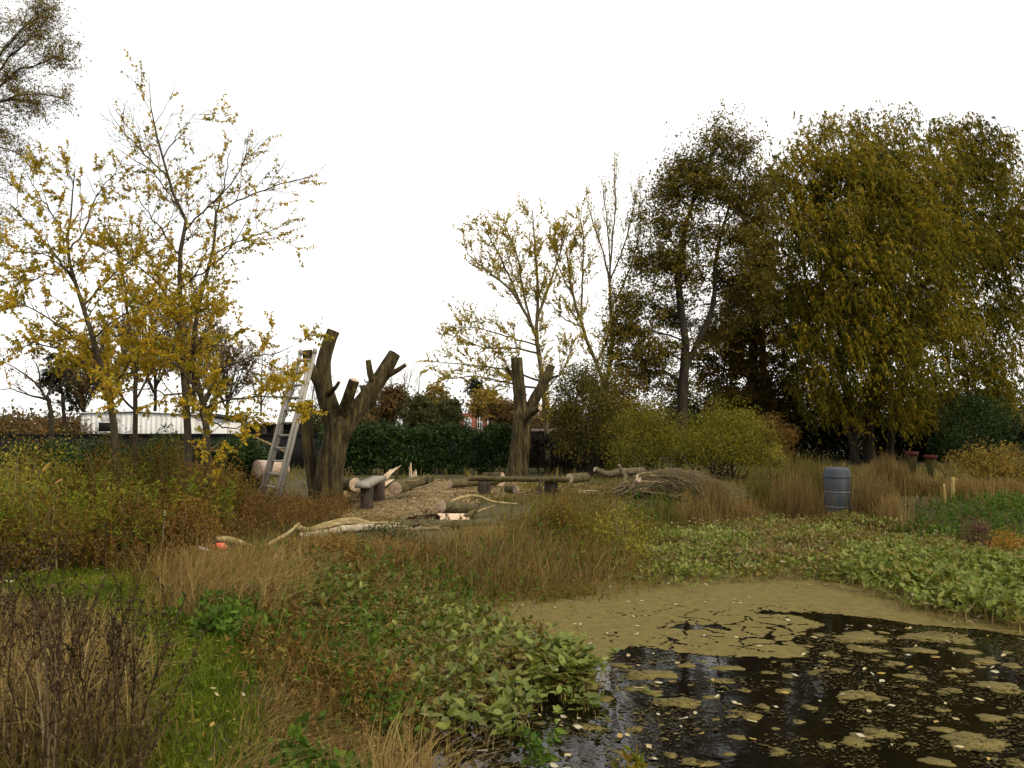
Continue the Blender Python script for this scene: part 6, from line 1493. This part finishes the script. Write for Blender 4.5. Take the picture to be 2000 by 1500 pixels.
# mint like water plants rising in front of the near water
for px, py, top, d, lab in [(1038, 1500, 1335, 4.9, 'tall drooping leafy stem rising from the near water beside the bank'), (1240, 1530, 1440, 4.9, 'short reddish leafy stem rising from the near water'), (1075, 1500, 1380, 5.2, 'thin pale seed headed stem rising from the near water')]:
    c = at(px, py, d); zt_ = at(px, top, d)[2]; c[2] = WATER - .02; ns = 6 if px != 1075 else 3
    t_ = thing('water_mint', lab, 'water plant', c); sm2, lm2 = M(), M(); st = np.tile(c, (ns, 1)) + np.c_[rng.normal(size=(ns, 2)) * .03, np.zeros(ns)]
    P = blades(sm2, st, zt_ - c[2], .004, .25, a=rng.random(ns) * .5, K=6, lv=(.6, 1.05)); sm2.build('stems', DEADW, t_)
    leaves_on(lm2, P, 12, .075, .03, LEAF6, t0=.3, droop=.5, out=.7); lm2.build('leaves', NETTLE if px != 1240 else HERB, t_)

# --- tall dry grass clumps on the right
for px, top, base, w, d, n, mat_, lab in [(1402, 915, 985, 14, 18.5, 420, REED, 'slim rust brown dock stalks right of the brushwood heap'), (1370, 940, 990, 34, 18.2, 700, STRAW, 'low straw clump in front of the brushwood heap'),
        (1575, 892, 985, 38, 20.5, 1500, ROUGH, 'broad tall dry grass clump left of the water butt'), (1560, 930, 985, 36, 18.8, 1300, REED, 'lower brown grass clump left of the water butt'), (1728, 892, 975, 30, 21.0, 1100, REED, 'tall red brown grass clump right of the water butt'),
        (1700, 925, 985, 28, 19.2, 800, REED, 'brown dock clump close right of the water butt'), (1500, 930, 985, 30, 20.5, 700, ROUGH, 'loose grass clump beside the small yellow bush'), (1785, 925, 970, 30, 21, 700, STRAW, 'pale grass clump in front of the red rimmed pots'),
        (1830, 930, 985, 26, 20.5, 600, REED, 'brown grass clump left of the wooden stake'), (1900, 935, 985, 40, 19.5, 1200, STRAW, 'pale pinkish dry grass right of the wooden stake'), (1975, 930, 985, 40, 19.5, 1200, STRAW, 'pale dry grass in front of the brownish thicket'), (1740, 960, 1000, 20, 18.2, 420, STRAW, 'short straw clump at the far bogbean edge'),
        (1320, 965, 1000, 30, 17.6, 600, ROUGH, 'low grass clump before the brushwood heap twigs'), (1450, 955, 1000, 36, 18.5, 900, STRAW, 'straw grass clump between heap and tall dry grass')]:
    c = at(px, base, d); x0_ = c[0]; H_ = at(px, top, d)[2] - gz(x0_, d); rw = w * d / F * .6
    q = np.c_[x0_ + rng.normal(size=n) * rw, d + rng.normal(size=n) * .25]; q = np.c_[q, ground_z(q[:, 0], q[:, 1])]
    t_ = thing('grass_clump', lab, 'grass', (x0_, d, gz(x0_, d))); m = M(); P = blades(m, q, H_, .006, .28, (.04, 0), K=5, lv=(.45, 1.08)); m.build('blades', mat_, t_, kind='stuff')
    m = M(); sel = P[rng.random(len(P)) < .35]; leaves_on(m, sel, 5, .035, .012, LEAF4, t0=.65, droop=.0, out=.4); m.build('seed_heads', mat_, t_, kind='stuff')

# --- dead seed headed weeds in the near left corner
def dead_weed(c, h, lab, grp, br=7, lean=.15):
    t_ = thing('dead_weed', lab, 'weed', c, grp); sm2, hm2 = M(), M(); c = np.asarray(c, float)
    dv = rng.normal(size=2) * lean; P = resample([c - [0, 0, .02], c + [dv[0] * .3 * h, dv[1] * .3 * h, h * .5], c + [dv[0] * h, dv[1] * h, h]], 10, None, .006)[None]; R = np.linspace(.0055, .002, 10)[None]
    tubes(sm2, P, R, 5, a=np.array([.3])); P1, R1 = spawn(P, R, br, .35, .98, h * .32, 32, .5, .02, 6, .6, .0016, fall=.5); tubes(sm2, P1, R1, 3, a=rng.random(len(P1)) * .6)
    P2, R2 = spawn(P1, R1, 3, .4, 1, h * .12, 35, .4, .03, 4, .7, .0012); tubes(sm2, P2, R2, 3, a=rng.random(len(P2)) * .6); sm2.build('stems', DEADW, t_)
    tips = np.concatenate([P1[:, -1], P2[:, -1], P[:, -1]]); N = len(tips); d = rng.normal(size=(N, 3)) * .4 + [0, 0, 1]; inst(hm2, BLOB, tips - [0, 0, .004], d, runit(N), rng.uniform(.014, .028, N), rng.uniform(.010, .018, N), rng.random(N) * .55)
    leaves_on(hm2, np.concatenate([P, P, P, P]), 14, .045, .012, LEAF4, t0=.05, droop=.6, tint=np.full(4, .5), lv=.8); hm2.build('seed_heads', DEADW, t_, kind='stuff')
cnt = 0
for px, py, hh in [(20, 1560, 1.0), (60, 1600, 1.05), (110, 1640, 1.05), (190, 1620, 1.0), (215, 1580, 0.95), (245, 1640, 1.05), (175, 1530, 0.8), (130, 1520, 0.8), (40, 1470, 0.7), (-30, 1520, 0.95), (120, 1440, 0.62), (200, 1480, 0.65), (255, 1540, 0.8), (-20, 1640, 1.1), (225, 1430, 0.55)]:
    c = gpt(px, py); dead_weed(c, hh, 'dark brown dead weed with tiny seed heads beside the teasels', 'dead weeds in the near corner', br=9)
c = gpt(205, 1620); t_ = None
for (bx, by), (tx, ty), d_, lab in (((190, 1640), (400, 1235), 3.8, 'long dark dead stalk slanting across the grass path'), ((170, 1600), (262, 1190), 4.0, 'tall upright dead stalk with dark heads beside the path'), ((230, 1560), (330, 1410), 4.2, 'short slanting dead stalk at the path edge')):
    A = gpt(bx, by); B_ = at(tx, ty, A[1] + .35); t_ = thing('dead_stalk', lab, 'weed', A); m = M(); P = resample([A, (A + B_) / 2 + [.02, 0, .03], B_], 12)[None]; R = np.linspace(.006, .002, 12)[None]
    tubes(m, P, R, 5, a=np.array([.2])); P1, R1 = spawn(P, R, 10, .35, 1, .12, 35, .3, .03, 5, .6, .0014); tubes(m, P1, R1, 3); m.build('stem', DEADW, t_)
    m = M(); tips = P1[:, -1]; N = len(tips); inst(m, BLOB, tips, rng.normal(size=(N, 3)) * .4 + [0, 0, 1], runit(N), rng.uniform(.016, .03, N), rng.uniform(.01, .018, N), rng.random(N) * .4); leaves_on(m, np.concatenate([P, P]), 20, .03, .012, LEAF4, t0=.2, tint=np.full(2, .4)); m.build('seed_heads', DEADW, t_, kind='stuff')
m = M(); b = zpts([(-120, 1600), (240, 1600), (260, 1440), (220, 1330), (180, 1250), (-120, 1210)], 800, clump=.32, cs=2, seed=31); herbs(m, b, .5, 12, .03, .010, .35, tint=(0, .9), sw=.0025, lv=.6); stuff(m, 'dead_weed_thicket', DEADW, 'dark brown thicket of dead stems filling the near left corner', 'weeds')
# teasels
TE = leafmat('teasel_head', [(.07, .035, .014), (.13, .065, .024), (.18, .10, .04)], trans=.1)
for (hx, hy), (bx, by), r_, lab in (((85, 1198), (92, 1620), 8.5, 'tallest teasel with the largest round brown head'), ((107, 1211), (100, 1610), 6, 'teasel with a smaller head beside the tallest one'), ((70, 1278), (88, 1590), 7, 'lower teasel with a bleached pale stem')):
    A = gpt(bx, by); d_ = A[1] + .1; H_ = at(hx, hy, d_); t_ = thing('teasel', lab, 'teasel', A)
    rr = r_ * d_ / F; ax_ = norm(H_ - A)
    m = M(); P, R = resample([A, A * .5 + H_ * .5 + [.012, 0, 0], H_ - [0, 0, rr]], 10, [.006, .0045, .003]); tubes(m, P, R, 6, a=np.array([.95 if r_ == 7 else .45])); m.build('stem', STEM_DRY, t_, smooth=True)
    m = M(); lathe(m, H_, [(.001, -rr * 1.25), (rr * .6, -rr * 1.0), (rr * .92, -rr * .35), (rr * .95, rr * .25), (rr * .7, rr * .95), (rr * .3, rr * 1.35), (.001, rr * 1.45)], 14, a=.3)
    N = 420; u = runit(N); p = H_ + u * rr * [.9, .9, 1.25]; inst(m, LEAF3, p, u + [0, 0, .25], runit(N), rr * .32, rr * .09, rng.random(N)); m.build('seed_head', TE, t_)
    m = M(); th = np.arange(7) * TAU / 7; P = np.stack([resample([H_ - [0, 0, rr * 1.2], H_ + [math.cos(a_) * rr * 1.4, math.sin(a_) * rr * 1.4, -rr * .7], H_ + [math.cos(a_) * rr * 1.8, math.sin(a_) * rr * 1.8, rr * (.6 + .5 * rng.random())]], 6) for a_ in th]); tubes(m, P, np.full((7, 6), .0014), 3, a=np.full(7, .8)); m.build('bracts', STEM_DRY, t_)

# --- fallen leaves
def leaf_mesh(L, W, a, mat_, curl=.2):
    t_ = M(); n = 6; V = []
    for i in range(n):
        s = i / (n - 1); w = W * math.sin(math.pi * min(s * .92 + .06, 1)) ** .8
        V += [[L * (s - .5), -w / 2, curl * W * (.5 + .4 * math.cos(5 * s))], [L * (s - .5), 0, 0], [L * (s - .5), w / 2, curl * W * (.5 + .3 * math.sin(4 * s))]]
    t_.add(V, quads=[[i * 3 + j, i * 3 + j + 1, i * 3 + j + 4, i * 3 + j + 3] for i in range(n - 1) for j in range(2)], a=a); return t_.mesh('fallen_leaf', mat_)
FL = leafmat('fallen', [(.28, .12, .03), (.36, .24, .06), (.42, .35, .19), (.45, .42, .31)], trans=.15, rough=.5)
lms = [leaf_mesh(.075, .035, .05 + .3 * k, FL, .15 + .1 * k) for k in range(4)]
def fallen(c, label, grp, s=1.0, tilt=.15, k=None):
    o = bpy.data.objects.new('fallen_leaf', lms[rng.integers(0, 4) if k is None else k]); COL.objects.link(o); o.location = tuple(c); o.rotation_euler = (rng.normal() * tilt, rng.normal() * tilt, rng.uniform(0, TAU)); o.scale = (s, s, s); return tag(o, label, 'leaf', grp)
q = in_poly(OPEN, 120); q = q[(q[:, 1] > 4.5)]
for x, y in q: fallen((x, y, WATER + .006), 'pale fallen leaf floating on the dark open water', 'leaves floating on the dark water', rng.uniform(.5, 1.15), .06, int(rng.choice([1, 2, 2, 3])))
q = in_poly(DUCK, 80, -.15)
for x, y in q: fallen((x, y, WATER + .010), 'pale fallen leaf lying on the duckweed mat', 'leaves on the duckweed mat', rng.uniform(.5, 1.0), .08, int(rng.choice([2, 3, 3])))
PP = zpts(PATH, 46)
for x, y, z in PP: fallen((x, y, z + .05), 'fallen leaf lying on the short grass path', 'leaves on the grass path', rng.uniform(.4, .8), .45)
for px, py, d, lab, k in ((115, 940, 9.6, 'large orange leaf caught on the willowherb', 0), (128, 961, 9.5, 'dusky red leaf caught below the large orange leaf', 0), (92, 912, 9.7, 'yellow broad leaf at the top of the willowherb', 1)):
    o = fallen(at(px, py, d), lab, None, 1.6, 1.0, k)
for px, py in ((17, 1160), (278, 1058)):
    c = gpt(px, py); fallen(c + [0, 0, .12], 'white bleached leaf caught in the grass %s' % ('beside the path bend' if px == 17 else 'below the white cane'), None, 1.5, .5, 3)
